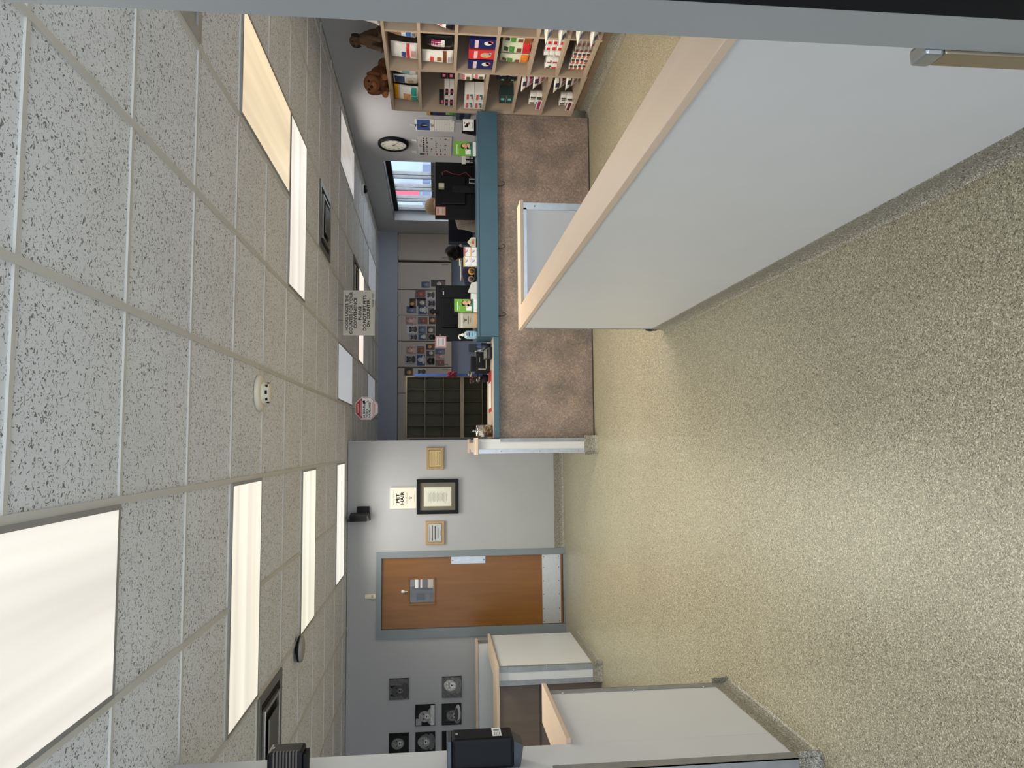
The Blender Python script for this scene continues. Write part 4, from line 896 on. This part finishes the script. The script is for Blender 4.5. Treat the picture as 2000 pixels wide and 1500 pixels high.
# ---- people
def person(name_label, loc, hair, top, hairlen=.1, look=0, loc_s=1.0, hairz=0):
    x, y, z = loc   # seat height centre (hips)
    t = thing('person', name_label, 'person', (x, y, 0))
    def V(a, b, c): return (x+a*math.cos(look)-b*math.sin(look), y+a*math.sin(look)+b*math.cos(look), z+c)
    m = M()
    hips = V(0, 0, .02); chest = V(0, .02, .38)
    m.tube([V(0, 0, 0), V(0, 0, .12), V(0, .01, .25), V(0, .02, .38), V(0, .02, .47), V(0, .02, .52)], [.155, .15, .14, .165, .13, .06], SKIN, 20)
    m.tube([V(0, .02, .48), V(0, .0, .56), V(0, -.02, .62)], [.055, .052, .055], SKIN, 14)
    m.ball(V(0, -.02, .70), (.078, .092, .115), SKIN, 20, 14)
    for s in (-1, 1):
        m.tube([V(s*.10, .02, .45), V(s*.18, .02, .43), V(s*.215, .0, .30), V(s*.22, -.06, .17), V(s*.17, -.20, .14), V(s*.12, -.33, .15)], [.05, .058, .048, .042, .036, .028], SKIN, 12)
        m.tube([V(s*.09, 0, .0), V(s*.10, -.2, .02), V(s*.10, -.42, .02), V(s*.10, -.44, -.15), V(s*.10, -.42, -z+.09), V(s*.10, -.50, -z+.05), V(s*.10, -.58, -z+.04)], [.10, .09, .065, .06, .045, .04, .03], SKIN, 12)
        m.ball(V(s*.115, -.37, .15), (.035, .05, .018), SKIN, 12, 8)
        for k in range(4): m.tube([V(s*.115+(k-1.5)*.018, -.40, .15), V(s*.115+(k-1.5)*.02, -.44, .148), V(s*.115+(k-1.5)*.02, -.47-.004*(k % 2), .135)], .008, SKIN, 6)
        m.tube([V(s*.085, -.36, .15), V(s*.07, -.39, .148), V(s*.065, -.415, .142)], .009, SKIN, 6)
        m.ball(V(s*.08, -.01, .695), (.014, .02, .03), SKIN, 10, 7)
    m.tube([V(0, -.105, .725), V(0, -.125, .69), V(0, -.11, .68)], [.01, .015, .012], SKIN, 8)
    body = remesh(m, .012, 'body', t, 5)
    body['_o'] = t['_o']
    # clothes
    c = M(); c.tube([V(0, 0, -.04), V(0, 0, .12), V(0, .01, .25), V(0, .02, .38), V(0, .02, .475), V(0, .02, .515)], [.172, .166, .157, .182, .145, .075], top, 20)
    for s in (-1, 1): c.tube([V(s*.10, .02, .455), V(s*.185, .02, .435), V(s*.222, .0, .30), V(s*.226, -.06, .17), V(s*.18, -.18, .145)], [.06, .072, .062, .056, .050], top, 12)
    remesh(c, .014, 'knit_top', t, 4)
    c = M(); trousers = mat((40, 44, 56), .8)
    for s in (-1, 1): c.tube([V(s*.08, 0, .0), V(s*.10, -.2, .02), V(s*.10, -.43, .02), V(s*.10, -.45, -.15), V(s*.10, -.43, -z+.12)], [.115, .105, .08, .075, .065], trousers, 12)
    c.build('trousers', t)
    c = M()
    for s in (-1, 1): c.ball(V(s*.10, -.50, -z+.045), (.048, .12, .045), BLACKM)
    c.build('shoes', t)
    # face
    for s in (-1, 1): M().ball(V(s*.03, -.103, .715), (.012, .008, .007), WHITE, 8, 6).ball(V(s*.03, -.109, .715), (.006, .005, .006), INK, 8, 6).build('eye', body)
    M().ball(V(0, -.108, .655), (.024, .008, .006), mat((170, 90, 86), .5), 10, 6).build('mouth', body)
    # hair
    h = M(); rr = random.Random(4)
    h.ball(V(0, -.002, .742), (.092, .104, .095), hair, 18, 12)
    for i in range(12): a = rr.uniform(0, 6.28); h.ball(V(.06*math.cos(a), .03+.05*math.sin(a), .72+rr.uniform(-.05, .07)), .04, hair, 10, 8)
    h.ball(V(0, .06, .68-hairlen*.4), (.07, .045, .07+hairlen*.5), hair, 14, 10)
    remesh(h, .010, 'hair', t, 3)
    return t
def chair(label, x, y, seat, rot, fab, backh=.5):
    t = thing('office_chair', label, 'office chair', (x, y, 0))
    M().box(x-.22, x+.22, y-.22, y+.2, seat-.08, seat-.02, fab, .03).build('seat', t)
    m = M(); vs = []; fs = []; n = 10; hh = 12
    for k in (0, .04):
        for j in range(hh+1):
            v = j/hh; wd = .235*(1-.55*max(0, v-.55)**1.4/.45**1.4*.9)
            for i in range(n+1): u = -1+2*i/n; vs.append((x+u*wd, y+.235+k-.05*u*u, seat+.04+v*backh))
    N = (n+1)*(hh+1)
    for k in (0, 1):
        for j in range(hh):
            for i in range(n): a = k*N+j*(n+1)+i; fs.append((a, a+1, a+n+2, a+n+1) if k else (a, a+n+1, a+n+2, a+1))
    for j in range(hh): fs.append((j*(n+1), N+j*(n+1), N+(j+1)*(n+1), (j+1)*(n+1))); a = j*(n+1)+n; fs.append((a, a+n+1, N+a+n+1, N+a))
    for i in range(n): a = hh*(n+1)+i; fs.append((a, a+1, N+a+1, N+a)); fs.append((i, N+i, N+i+1, i+1))
    m.add(vs, fs, fab, True); m.build('backrest', t)
    M().tube([(x, y, .09), (x, y, seat-.08)], .025, BLACKM, 12).tube([(x, y+.18, seat-.06), (x, y+.27, seat), (x, y+.27, seat+.12)], .015, BLACKM, 8).build('stem', t)
    b = M()
    for i in range(5):
        a = R(72*i+20); e = (x+.27*math.cos(a), y+.27*math.sin(a), .07); b.tube([(x, y, .10), e], [.025, .015], BLACKM, 8); b.ball((e[0], e[1], .03), .03, BLACKM, 10, 8)
    b.build('base', t); t.rotation_euler = (0, 0, rot); return t
person('seated person with light brown hair in a grey knit top behind the monitor', (2.60, 7.72, .745), mat((150, 128, 100), .75, 0, .15, 40), mat((150, 140, 128), .9, 0, .12, 60), .1, 0)
chair('office chair under the person in grey behind the monitor', 2.60, 7.80, .58, 0, mat((70, 68, 66), .8), .3)
person('seated person with black hair behind the grey filing trays', (2.30, 8.50, .52), mat((16, 14, 16), .6, 0, .15, 40), mat((60, 60, 72), .9), .12, 2.9)
chair('office chair under the person with black hair', 2.30, 8.50, .36, 2.9, mat((40, 40, 44), .8), .3)
ch = chair('dark office chair carrying the navy jacket', 1.90, 7.66, .62, 0, mat((24, 24, 28), .8), .42)
m = M(); NV = mat((44, 52, 78), .8, 0, .15, 14, 'navy_cloth')
m.tube([(1.70, 7.90, 1.02), (1.78, 7.91, 1.09), (1.90, 7.915, 1.12), (2.02, 7.91, 1.09), (2.10, 7.90, 1.02)], [.05, .06, .06, .06, .05], NV, 12)
m.tube([(1.72, 7.88, 1.02), (1.71, 7.86, .85), (1.73, 7.86, .72)], [.05, .055, .05], NV, 10); m.tube([(2.08, 7.88, 1.02), (2.09, 7.86, .85), (2.07, 7.86, .72)], [.05, .055, .05], NV, 10)
m.ball((1.90, 7.945, .92), (.19, .04, .19), NV)
tag(remesh(m, .012, 'jacket', None, 4), 'navy jacket draped over a chair behind the counter', 'jacket')

# ================================================================= PET FOOD SHELVES
SX = 3.12; ST = .012
YD = [6.55, 5.82, 5.25, 4.65, 4.05]
ZB = [[1.596, 1.281, 1.012, .742, .468, .182], [1.585, 1.297, .972, .672, .43, .188], [1.583, 1.297, .972, .672, .43, .188], [1.583, 1.297, .972, .672, .43, .188]]
t = thing('display_shelf', 'tall taupe shelving unit of pet food cubbies by the right wall', 'shelving unit', (3.38, 5.3, 0))
M().box(SX, XR-.004, 4.05, 6.55, 1.84, 1.865, SHELF, .002).build('top', t)
for y in YD:
    o = M().box(SX, XR-.006, y-ST, y+ST, .165, 1.8395, SHELF).build('side_panel' if y in (6.55, 4.05) else 'divider', t)
hole = M()
for k in range(4):
    for z in ZB[k]:
        M().box(SX+.001, XR-.006, YD[k+1]+ST+.0005, YD[k]-ST-.0005, z-ST, z+ST, SHELF, .001).build('shelf', t)
    for z in ZB[k][:-1]:
        hole.lathe([(.006, 0), (.006, -.001)], (SX+.06, YD[k+1]+ST+.002, z-.06), BLACKM, 8, 'y')
hole.build('peg_hole', t)
M().box(XR-.0055, XR-.0035, 4.05, 6.55, .165, 1.84, mat((120, 104, 90), .6)).build('back_panel', t)
M().box(SX+.06, XR-.006, 4.06, 6.54, .0, .1645, mat((150, 128, 106), .5)).build('kick_base', t)
kb = M(); cove(kb, (SX+.06, 4.06, 0), (SX+.06, 6.54, 0), (-1, 0, 0), .09, .05, COVE); kb.build('cove_base', t)

def pouch(cols, w=.17, h=.25, d=.07, patch=None, top=None, name='pet_food_bag'):
    """soft pouch: local front is -Y, stands on z=0; cols is a list of (height fraction, colour) bands"""
    t = thing(name, '', 'bag')
    m = M(); nu, nv = 10, 16; vs = []; fs = []; mi = []
    for sd in (-1, 1):
        for j in range(nv+1):
            v = j/nv; th = d/2*min(1, (v/.08)**.5 if v < .08 else 1)*(1-max(0, (v-.5)/.5)**2*.93)
            for i in range(nu+1):
                u = -1+2*i/nu; e = (1-abs(u)**3.0)*.85+.15*(1-abs(u)); wv = 1+.02*math.sin(v*9+u)
                vs.append((u*w/2*wv*(1-.04*math.sin(math.pi*v)), sd*(th*e+.001), v*h))
    N = (nu+1)*(nv+1)
    def colat(v):
        for lim, c in cols:
            if v <= lim: return c
        return cols[-1][1]
    for k in (0, 1):
        for j in range(nv):
            c = mat(colat((j+.5)/nv), .3, 0, .08, 25)
            for i in range(nu):
                a = k*N+j*(nu+1)+i; m.mats; q = (a, a+1, a+nu+2, a+nu+1) if k == 0 else (a, a+nu+1, a+nu+2, a+1)
                fs.append((q, c))
    for j in range(nv):
        c = mat(colat((j+.5)/nv), .3, 0, .08, 25)
        a = j*(nu+1); fs.append(((a, a+nu+1, N+a+nu+1, N+a), c)); a += nu; fs.append(((a, N+a, N+a+nu+1, a+nu+1), c))
    c = mat(cols[0][1], .3, 0, .08, 25)
    fs += [((i, N+i, N+i+1, i+1), c) for i in range(nu)]; c = mat(colat(1), .3, 0, .08, 25)
    fs += [((nv*(nu+1)+i, nv*(nu+1)+i+1, N+nv*(nu+1)+i+1, N+nv*(nu+1)+i), c) for i in range(nu)]
    m.v = [Vector(p) for p in vs]
    for q, c in fs: m.f.append(list(q)); m.mi.append(m.m(c)); m.sm.append(True)
    pp = m.build('pouch', t)
    if patch:
        m = M()
        for (v0, v1, u0, u1, c) in patch:
            def pt(u, v, o):
                th = d/2*min(1, (v/.08)**.5 if v < .08 else 1)*(1-max(0, (v-.5)/.5)**2*.93)
                e = (1-abs(u)**3.0)*.85+.15*(1-abs(u)); return (u*w/2, -(th*e+.001)-o, v*h)
            n = 6; vv = []
            for j in range(n+1):
                for i in range(n+1): vv.append(pt(u0+(u1-u0)*i/n, v0+(v1-v0)*j/n, .0015))
            m.add(vv, [(j*(n+1)+i, j*(n+1)+i+1, (j+1)*(n+1)+i+1, (j+1)*(n+1)+i) for j in range(n) for i in range(n)], mat(c, .35, 0, .25, 60), True)
        m.build('printed_label', pp)
    return t
def carton(w, d, h, c, bands, name='food_box'):
    t = thing(name, '', 'box'); pp = M().box(-w/2, w/2, -d/2, d/2, 0, h, mat(c, .4, 0, .05, 20), .002).build("carton", t)
    f = M().frame((0, -d/2-.0003, 0), (1, 0, 0), (0, 0, 1))
    for (u0, u1, v0, v1, cc) in bands: f.box(u0*w, u1*w, v0*h, v1*h, 0, .0006, mat(cc, .4, 0, .2, 60))
    f.build('printed_label', pp); return t
def can(r, h, c, bands):
    t = thing('food_can', '', 'can'); cb = M().lathe([(r*.94, 0), (r, .003), (r, h-.003), (r*.97, h)], (0, 0, 0), mat(c, .4, 0, .06, 30), 24).build('can_body', t)
    M().lathe([(r*.97, h), (r*.96, h+.0015), (r*.88, h+.0015), (r*.87, h-.0005)], (0, 0, 0), mat((186, 188, 190), .25, .9), 24).build('lid', cb)
    m = M()
    for (a0, a1, v0, v1, cc) in bands:
        n = 6; vv = []
        for j in (v0, v1):
            for i in range(n+1): a = -math.pi/2+a0+(a1-a0)*i/n; vv.append(((r+.0006)*math.cos(a), (r+.0006)*math.sin(a), j*h))
        m.add(vv, [(i, i+1, n+2+i, n+1+i) for i in range(n)], mat(cc, .4, 0, .15, 50), True)
    m.build('printed_label', cb); return t
FACE = R(-90)
LOCS = ['in the column next to the counter', 'in the middle column', 'in the column at the door frame', 'x']
ROWN = ['top cubby', 'second cubby from the top', 'third cubby from the top', 'fourth cubby from the top', 'fifth cubby from the top', 'bottom cubby']
def put(o, k, r, y, label, group, dz=0, x=.09, tilt=(0, 0), yaw=0, z=None):
    """stand thing o on shelf r of column k at depth x from the front edge"""
    zz = ZB[k][r]+ST+.0008+dz if z is None else z
    o.location = (SX+x, y, zz); o.rotation_euler = (R(tilt[0]), R(tilt[1]), FACE+R(yaw))
    o['label'] = label; o['group'] = group; o['category'] = o['category']; return o
WH, TE, NV_, BK, PK, MG, RD, GR, OR, BR_ = (232, 232, 228), (30, 150, 136), (28, 36, 96), (24, 24, 26), (214, 96, 140), (150, 24, 96), (206, 40, 50), (70, 140, 60), (228, 130, 50), (120, 70, 40)
# column 0 (next to counter)
k = 0
put(pouch([(.75, WH), (.82, (200, 196, 190)), (1, (240, 170, 20))], .2, .224, .08, [(.08, .3, .1, .9, TE), (.3, .62, -.6, .3, (214, 150, 90)), (.05, .3, -.9, .05, TE)]), k, 0, 6.40, 'white and teal bag with orange top in the %s next to the counter' % ROWN[0], 'bags in the column next to the counter', tilt=(-6, 0), yaw=12)
put(pouch([(1, WH)], .14, .22, .06, [(.1, .5, -.7, .7, (206, 196, 180)), (.55, .95, -.8, .8, (44, 66, 110)), (.2, .42, -.4, .3, (170, 120, 80))]), k, 0, 6.20, 'white bag with navy top between the teal ones, top cubby', 'bags in the column next to the counter', x=.13)
put(pouch([(1, WH)], .2, .22, .07, [(.05, .95, -.95, -.55, TE), (.3, .6, -.2, .5, (120, 180, 190))]), k, 0, 5.97, 'white bag with teal edge nearest the first divider, top cubby', 'bags in the column next to the counter', tilt=(-4, 0), yaw=-10)
def stack(proto_fn, k, r, ys, nz, h, lab, grp, x=.07, xs=None, cat=None):
    first = None
    ordn = ['bottom', 'second', 'third', 'fourth', 'top']
    side = ['left', 'middle', 'right'] if len(ys) == 3 else (['left', 'right'] if len(ys) == 2 else [''])
    for iy, y in enumerate(ys):
        for iz in range(nz):
            o = proto_fn() if first is None else None
            lb = '%s, %s%s' % (lab, (side[iy]+' stack, ') if side[iy] else '', 'bottom' if iz == 0 else 'top' if iz == nz-1 else ordn[iz]+' up')
            loc = (SX+x, y, ZB[k][r]+ST+.0008+iz*(h+.0018))
            if first is None:
                first = o; o.location = loc; o.rotation_euler = (0, 0, FACE); o['label'] = lb; o['group'] = grp
            else: dup(first, loc, (0, 0, FACE+R(random.uniform(-6, 6)) if cat == 'can' else FACE), lb, grp)
    return first
stack(lambda: carton(.13, .10, .042, (206, 200, 200), [(.5-.95, .45, .2, .8, (40, 36, 40)), (-.1, .2, .1, .9, PK)]), 0, 1, [6.40, 6.20], 2, .042, 'white and pink flat box, second cubby next to the counter', 'flat pink trimmed boxes')
stack(lambda: carton(.12, .10, .06, BK, [(-.2, .2, .3, .7, PK)]), 0, 1, [5.97], 2, .06, 'black box with pink label in second cubby next to the counter', 'black boxes in the second cubby', x=.1)
o1 = carton(.11, .09, .045, (40, 38, 42), [(-.3, .3, .2, .6, PK)]); put(o1, 0, 1, 6.40, 'black box with pink label resting on the left flat boxes', 'black boxes in the second cubby', dz=2*.0438+.001, x=.07)
stack(lambda: carton(.14, .11, .085, (220, 218, 214), [(-.35, .35, .55, .8, (200, 90, 90)), (-.3, .1, .1, .3, (120, 110, 100)), (.1, .35, .15, .45, (60, 110, 120))]), 0, 2, [6.43, 6.27], 2, .085, 'white food box in third cubby next to the counter', 'white food boxes')
for i in range(2):
    p = pouch([(1, WH)], .15, .13, .06, [(.2, .45, -.7, .2, (110, 84, 60)), (.55, .75, -.6, .5, (205, 110, 110))])
    put(p, 0, 2, 5.97+.0*i, 'small white pouch with brown square, third cubby, %s' % ('lower' if i == 0 else 'upper'), 'small white pouches', dz=i*.112, x=.075-.01*i, tilt=(0, 0), yaw=6*i)
stack(lambda: carton(.15, .10, .06, (40, 56, 54), [(-.1, .15, .3, .8, (90, 200, 180)), (-.5, .5, .0, .08, (120, 140, 136))]), 0, 3, [6.30], 2, .06, 'dark green box with mint label in fourth cubby next to the counter', 'dark green boxes')
for i in range(2): put(pouch([(1, (22, 26, 28))], .14, .085, .05, [(.3, .55, -.3, .0, (90, 200, 180)), (.1, .9, .6, .68, (150, 150, 150))]), 0, 3, 5.98, 'dark pouch with mint label in fourth cubby, %s one' % ('lower' if i == 0 else 'upper'), 'dark green pouches', dz=i*.087, x=.07)
for r in (4, 5):
    c2 = (170, 30, 110) if r == 4 else (110, 24, 50)
    stack(lambda: can(.042, .055, WH, [(-.5, .1, .2, .8, (130, 90, 70)), (.2, .6, .1, .9, (70, 60, 60))]), 0, r, [6.44, 6.345], 2, .055, 'white food can, %s by the counter' % ('fifth cubby' if r == 4 else 'bottom cubby'), 'cans next to the counter', x=.1, cat='can')
    o1 = carton(.17, .008, .045, WH, [(-.45, .45, .2, .8, c2)], 'shelf_label'); o1['category'] = 'label'; put(o1, 0, r, 6.40, 'printed label card in front of the cans, %s' % ROWN[r], 'shelf label cards', x=.03)
    for i in range(2):
        p = pouch([(.8, c2), (1, WH)], .17, .17, .07, [(.1, .75, -.7, .7, WH), (.25, .6, -.5, .4, c2), (.8, .97, -.4, .1, (40, 44, 70))])
        put(p, 0, r, 5.965+.035*i, '%s and white bag tipped over in the %s, %s' % ('magenta' if r == 4 else 'maroon', ROWN[r], 'lower' if i == 0 else 'upper'), 'bags lying in the lower cubbies', dz=.03+i*.10, x=.12-.01*i, tilt=(52, 0), yaw=30)
# column 1 (middle)
put(pouch([(1, WH)], .19, .222, .07, [(.3, .42, -.95, .95, RD), (.44, .6, -.5, .2, (60, 80, 140)), (.08, .25, -.4, .4, (190, 150, 140))]), 1, 0, 5.68, 'white bag with red band in the top cubby of the middle column', 'bags in the middle column', tilt=(-5, 0), yaw=8)
put(pouch([(1, (186, 186, 184))], .13, .19, .06, [(.1, .4, -.5, .5, (150, 130, 80))]), 1, 0, 5.56, 'silver grey bag behind the red banded bag', 'bags in the middle column', x=.2)
put(pouch([(1, WH)], .19, .222, .07, [(.2, .4, -.9, .9, (40, 110, 190)), (.55, .9, -.3, .9, (150, 110, 80)), (.06, .18, -.5, .5, (120, 120, 120))]), 1, 0, 5.40, 'white bag with blue band in the top cubby of the middle column', 'bags in the middle column', tilt=(-5, 0), yaw=-12)
put(pouch([(1, (236, 234, 228))], .16, .26, .06, [(.22, .34, -.95, .95, BR_), (.62, .74, -.6, .3, (210, 80, 80)), (.38, .52, -.3, .3, (150, 110, 60)), (.05, .18, -.4, .4, (170, 170, 170))]), 1, 1, 5.70, 'white bag with brown band in the second cubby of the middle column', 'bags in the middle column', yaw=6, x=.07)
put(pouch([(1, BK)], .18, .25, .08, [(.3, .72, -.7, .7, WH), (.42, .72, -.6, .7, MG)]), 1, 1, 5.50, 'black bag with pink and white panel in the middle column', 'bags in the middle column', yaw=-8)
put(pouch([(1, (228, 222, 204))], .12, .24, .05, [(.25, .38, -.9, .9, (30, 110, 130)), (.42, .6, -.4, .4, (170, 130, 80))]), 1, 1, 5.355, 'white bag with teal patch beside the black bag', 'bags in the middle column', yaw=-25)
for y, c, lb in ((5.72, NV_, 'left navy'), (5.565, (214, 50, 54), 'red'), (5.41, NV_, 'right navy')):
    pt = [(.66, .8, -.8, .8, (226, 200, 214)), (.15, .45, -.2, .6, WH), (.1, .3, .1, .7, (220, 90, 100))] if c == NV_ else [(.66, .8, -.8, .8, (240, 200, 200)), (.12, .55, -.6, .5, (206, 176, 140)), (.1, .22, .1, .6, (120, 180, 190))]
    p = carton(.135, .06, .205, c, []); bpy.data.objects.remove(kids(kids(p)[0])[0])
    f = M().frame((0, -.0305, 0), (1, 0, 0), (0, 0, 1))
    for (v0, v1, u0, u1, cc) in pt: f.ell((u0+u1)*.0337, (v0+v1)/2*.205, (u1-u0)*.0337, (v1-v0)*.102, 0, .0006, mat(cc, .4, 0, .2, 60), 16) if v1 < .6 else f.box(u0*.0675, u1*.0675, v0*.205, v1*.205, 0, .0006, mat(cc, .4, 0, .2, 60))
    f.build('printed_label', kids(p)[0]); put(p, 1, 2, y, '%s treat pack in the third cubby of the middle column' % lb, 'upright treat packs', x=.05)
for y, c, lb in ((5.70, OR, 'orange'), (5.545, RD, 'red'), (5.40, (150, 90, 40), 'brown')):
    put(pouch([(1, (214, 218, 196))], .15, .24, .06, [(.03, .3, -.95, .95, c), (.34, .5, -.4, .3, (110, 76, 50)), (.58, .75, -.5, .5, GR), (.78, .92, -.4, .3, (60, 60, 50))]), 1, 3, y, 'pale green bag with %s lower band in the fourth cubby' % lb, 'pale green treat bags', yaw=random.uniform(-8, 8))
stack(lambda: can(.038, .105, WH, [(-.6, .2, .55, .9, BR_), (-.6, .3, .1, .45, RD), (.3, .6, .5, .7, (50, 60, 80))]), 1, 4, [5.735, 5.65], 1, .105, 'tall white can with red label in the fifth cubby', 'cans in the middle column', cat='can')
stack(lambda: can(.036, .045, WH, [(-.15, .15, .3, 1, INKC) for INKC in ((60, 50, 60),)]), 1, 4, [5.55], 3, .045, 'short white can in the fifth cubby', 'cans in the middle column', cat='can')
stack(lambda: can(.036, .045, WH, [(-.6, .6, .2, .8, RD)]), 1, 4, [5.46, 5.375], 3, .045, 'short red and white can in the fifth cubby', 'cans in the middle column', cat='can')
stack(lambda: can(.04, .034, (226, 222, 216), [(-.5, .5, .2, .75, (190, 84, 60)), (.5, .9, .1, .9, (60, 60, 60))]), 1, 5, [5.73, 5.64, 5.55], 4, .034, 'flat white can with rust label in the bottom cubby', 'flat cans in the bottom cubby', cat='can')
stack(lambda: can(.04, .034, (150, 140, 138), [(-.5, .5, .2, .75, (110, 60, 60))]), 1, 5, [5.46, 5.37], 4, .034, 'flat grey can in the bottom cubby', 'flat cans in the bottom cubby', cat='can')
# column 2 (cut by the door frame)
put(pouch([(1, WH)], .2, .22, .07, [(.05, .95, -.95, -.6, TE), (.1, .4, .0, .6, (180, 190, 190))]), 2, 0, 5.08, 'white and teal bag in the top cubby beside the door frame', 'bags cut by the door frame', yaw=-6)
for i in range(2): put(pouch([(1, BK)], .12, .2, .07, [(.3, .8, -.5, .7, WH), (.45, .6, -.2, .3, PK)]), 2, 1, 5.17-.13*i, 'black pouch with white label beside the door frame, %s one' % ('farther', 'nearer')[i], 'bags cut by the door frame', x=.0+.02, tilt=(-20, 0))
for i in range(2):
    m = M().ball((0, 0, .035), (.055, .03, .03), mat((226, 220, 200), .8)).ball((.05, 0, .05), .028, mat((226, 220, 200), .8)).tube([(-.05, 0, .03), (-.09, 0, .05)], .01, mat((226, 220, 200), .8)).ball((.02, -.03, .03), (.02, .03, .012), mat((226, 220, 200), .8))
    o = m.build('chew_toy', origin=(0, 0, 0)); tag(o, 'cream rope toy in the third cubby beside the door frame, %s' % ('farther one', 'nearer one')[i], 'toy', 'cream rope toys'); put(o, 2, 2, 5.14-.2*i, o['label'], 'cream rope toys', x=.12, dz=.06*0)
put(pouch([(1, (40, 38, 40))], .15, .16, .07, [(.2, .6, -.5, .5, (120, 120, 120))]), 2, 3, 5.12, 'dark pouch in the fourth cubby beside the door frame', 'bags cut by the door frame')
for r in (4, 5):
    for i in range(2): put(pouch([(1, WH)], .15, .18, .065, [(.2, .6, -.5, .5, (130, 40, 60)), (.7, .95, -.3, .3, (40, 60, 110))]), 2, r, 5.16-.02*i, 'white bag tipping out of the %s by the door frame, %s' % (ROWN[r], ('lower', 'upper')[i]), 'bags cut by the door frame', dz=.03+i*.11, x=.08, tilt=(75, 0), yaw=20)

# ---- plush dogs on top of the unit
def plush(label, x, y, z, fur, fur2, dark, s=1.0, yaw=0, sit=False):
    t = thing('plush_dog', label, 'plush toy', (x, y, z)); c_, s_ = math.cos(yaw), math.sin(yaw)
    def V(a, b, c): a, b, c = a*s, b*s, c*s; return (x+a*c_-b*s_, y+a*s_+b*c_, z+c)
    m = M()
    if sit:
        m.tube([V(0, .08, .05), V(0, .06, .12), V(0, .02, .20), V(0, .0, .26)], [.075*s, .08*s, .065*s, .045*s], fur, 16)
        m.ball(V(0, -.03, .30), (.055*s, .06*s, .055*s), fur); m.ball(V(0, -.09, .285), (.028*s, .04*s, .026*s), fur2)
        for q in (-1, 1): m.tube([V(q*.045, -.01, .18), V(q*.05, -.05, .08), V(q*.05, -.08, .02)], [.03*s, .026*s, .026*s], fur2); m.tube([V(q*.07, .08, .05), V(q*.085, -.02, .03), V(q*.08, -.06, .02)], [.045*s, .03*s, .022*s], fur)
        hd = (0, -.03, .30)
    else:
        m.tube([V(0, .22, .06), V(0, .12, .07), V(0, .0, .075), V(0, -.05, .08)], [.05*s, .07*s, .07*s, .05*s], fur, 16)
        m.ball(V(0, -.10, .11), (.06*s, .062*s, .055*s), fur); m.ball(V(0, -.155, .095), (.03*s, .035*s, .026*s), fur2)
        for q in (-1, 1): m.tube([V(q*.05, -.02, .05), V(q*.055, -.10, .025), V(q*.055, -.16, .02)], [.03*s, .025*s, .022*s], fur2); m.tube([V(q*.07, .18, .05), V(q*.085, .10, .025)], [.04*s, .025*s], fur)
        m.tube([V(0, .25, .06), V(.03, .30, .05), V(.07, .31, .03)], [.018*s, .015*s, .01*s], fur)
        hd = (0, -.10, .11)
    remesh(m, .008, 'body', t, 4)
    for q in (-1, 1):
        M().ball(V(hd[0]+q*.058, hd[1]+.01, hd[2]-.015), (.016*s, .028*s, .048*s), dark).build('ear', t)
        M().ball(V(hd[0]+q*.026, hd[1]-.052, hd[2]+.015), .008*s, INK, 8, 6).build('eye', t)
    M().ball(V(0, hd[1]-.092, hd[2]-.005), (.012*s, .009*s, .009*s), INK, 10, 6).build('nose', t)
    return t
PB, PB2, PB3 = mat((134, 84, 50), .9, 0, .15, 40), mat((200, 170, 130), .9, 0, .1, 40), mat((110, 62, 30), .9, 0, .15, 40)
plush('brown plush puppy lying on the shelving unit nearest the clock', 3.22, 6.20, 1.866, PB, PB2, PB3, 1.3, R(-40))
plush('plush dog with dark back and pale chest sitting on the shelving unit', 3.24, 5.60, 1.866, mat((84, 62, 44), .9, 0, .2, 30), mat((168, 166, 160), .9, 0, .1, 40), mat((40, 34, 30), .9), .78, R(-60), True)
plush('white plush dog cut by the door frame on the shelving unit', 3.22, 5.20, 1.866, mat((206, 204, 200), .9, 0, .1, 40), WHITE, mat((170, 168, 166), .9), .7, R(-60), True)

# ================================================================= OUTSIDE the window
t = thing('neighbour_building', 'pale building with window band and red sign seen through the window', 'building', (14, 22, 0))
FB = mat((170, 184, 204), .8, 0, .05, 1)
M().box(9, 30, 30, 31, 0, 6, FB).build('facade', t)
m = M()
for i in range(16): m.box(10+1.1*i, 10.8+1.1*i, 29.9, 29.99, 1.75, 2.05, mat((110, 122, 150), .3))
m.build('window_band', t)
M().box(10.5, 11.0, 29.8, 29.89, 2.2, 3.2, mat((206, 90, 110), .6)).build('sign_band', t)
tag(M().box(6, 40, -5, 60, -.3, -.1, mat((176, 180, 184), .8, 0, .1, 1)).build('pavement'), 'pale pavement outside the window', 'pavement')
for o in bpy.data.objects:
    if '_o' in o: del o['_o']
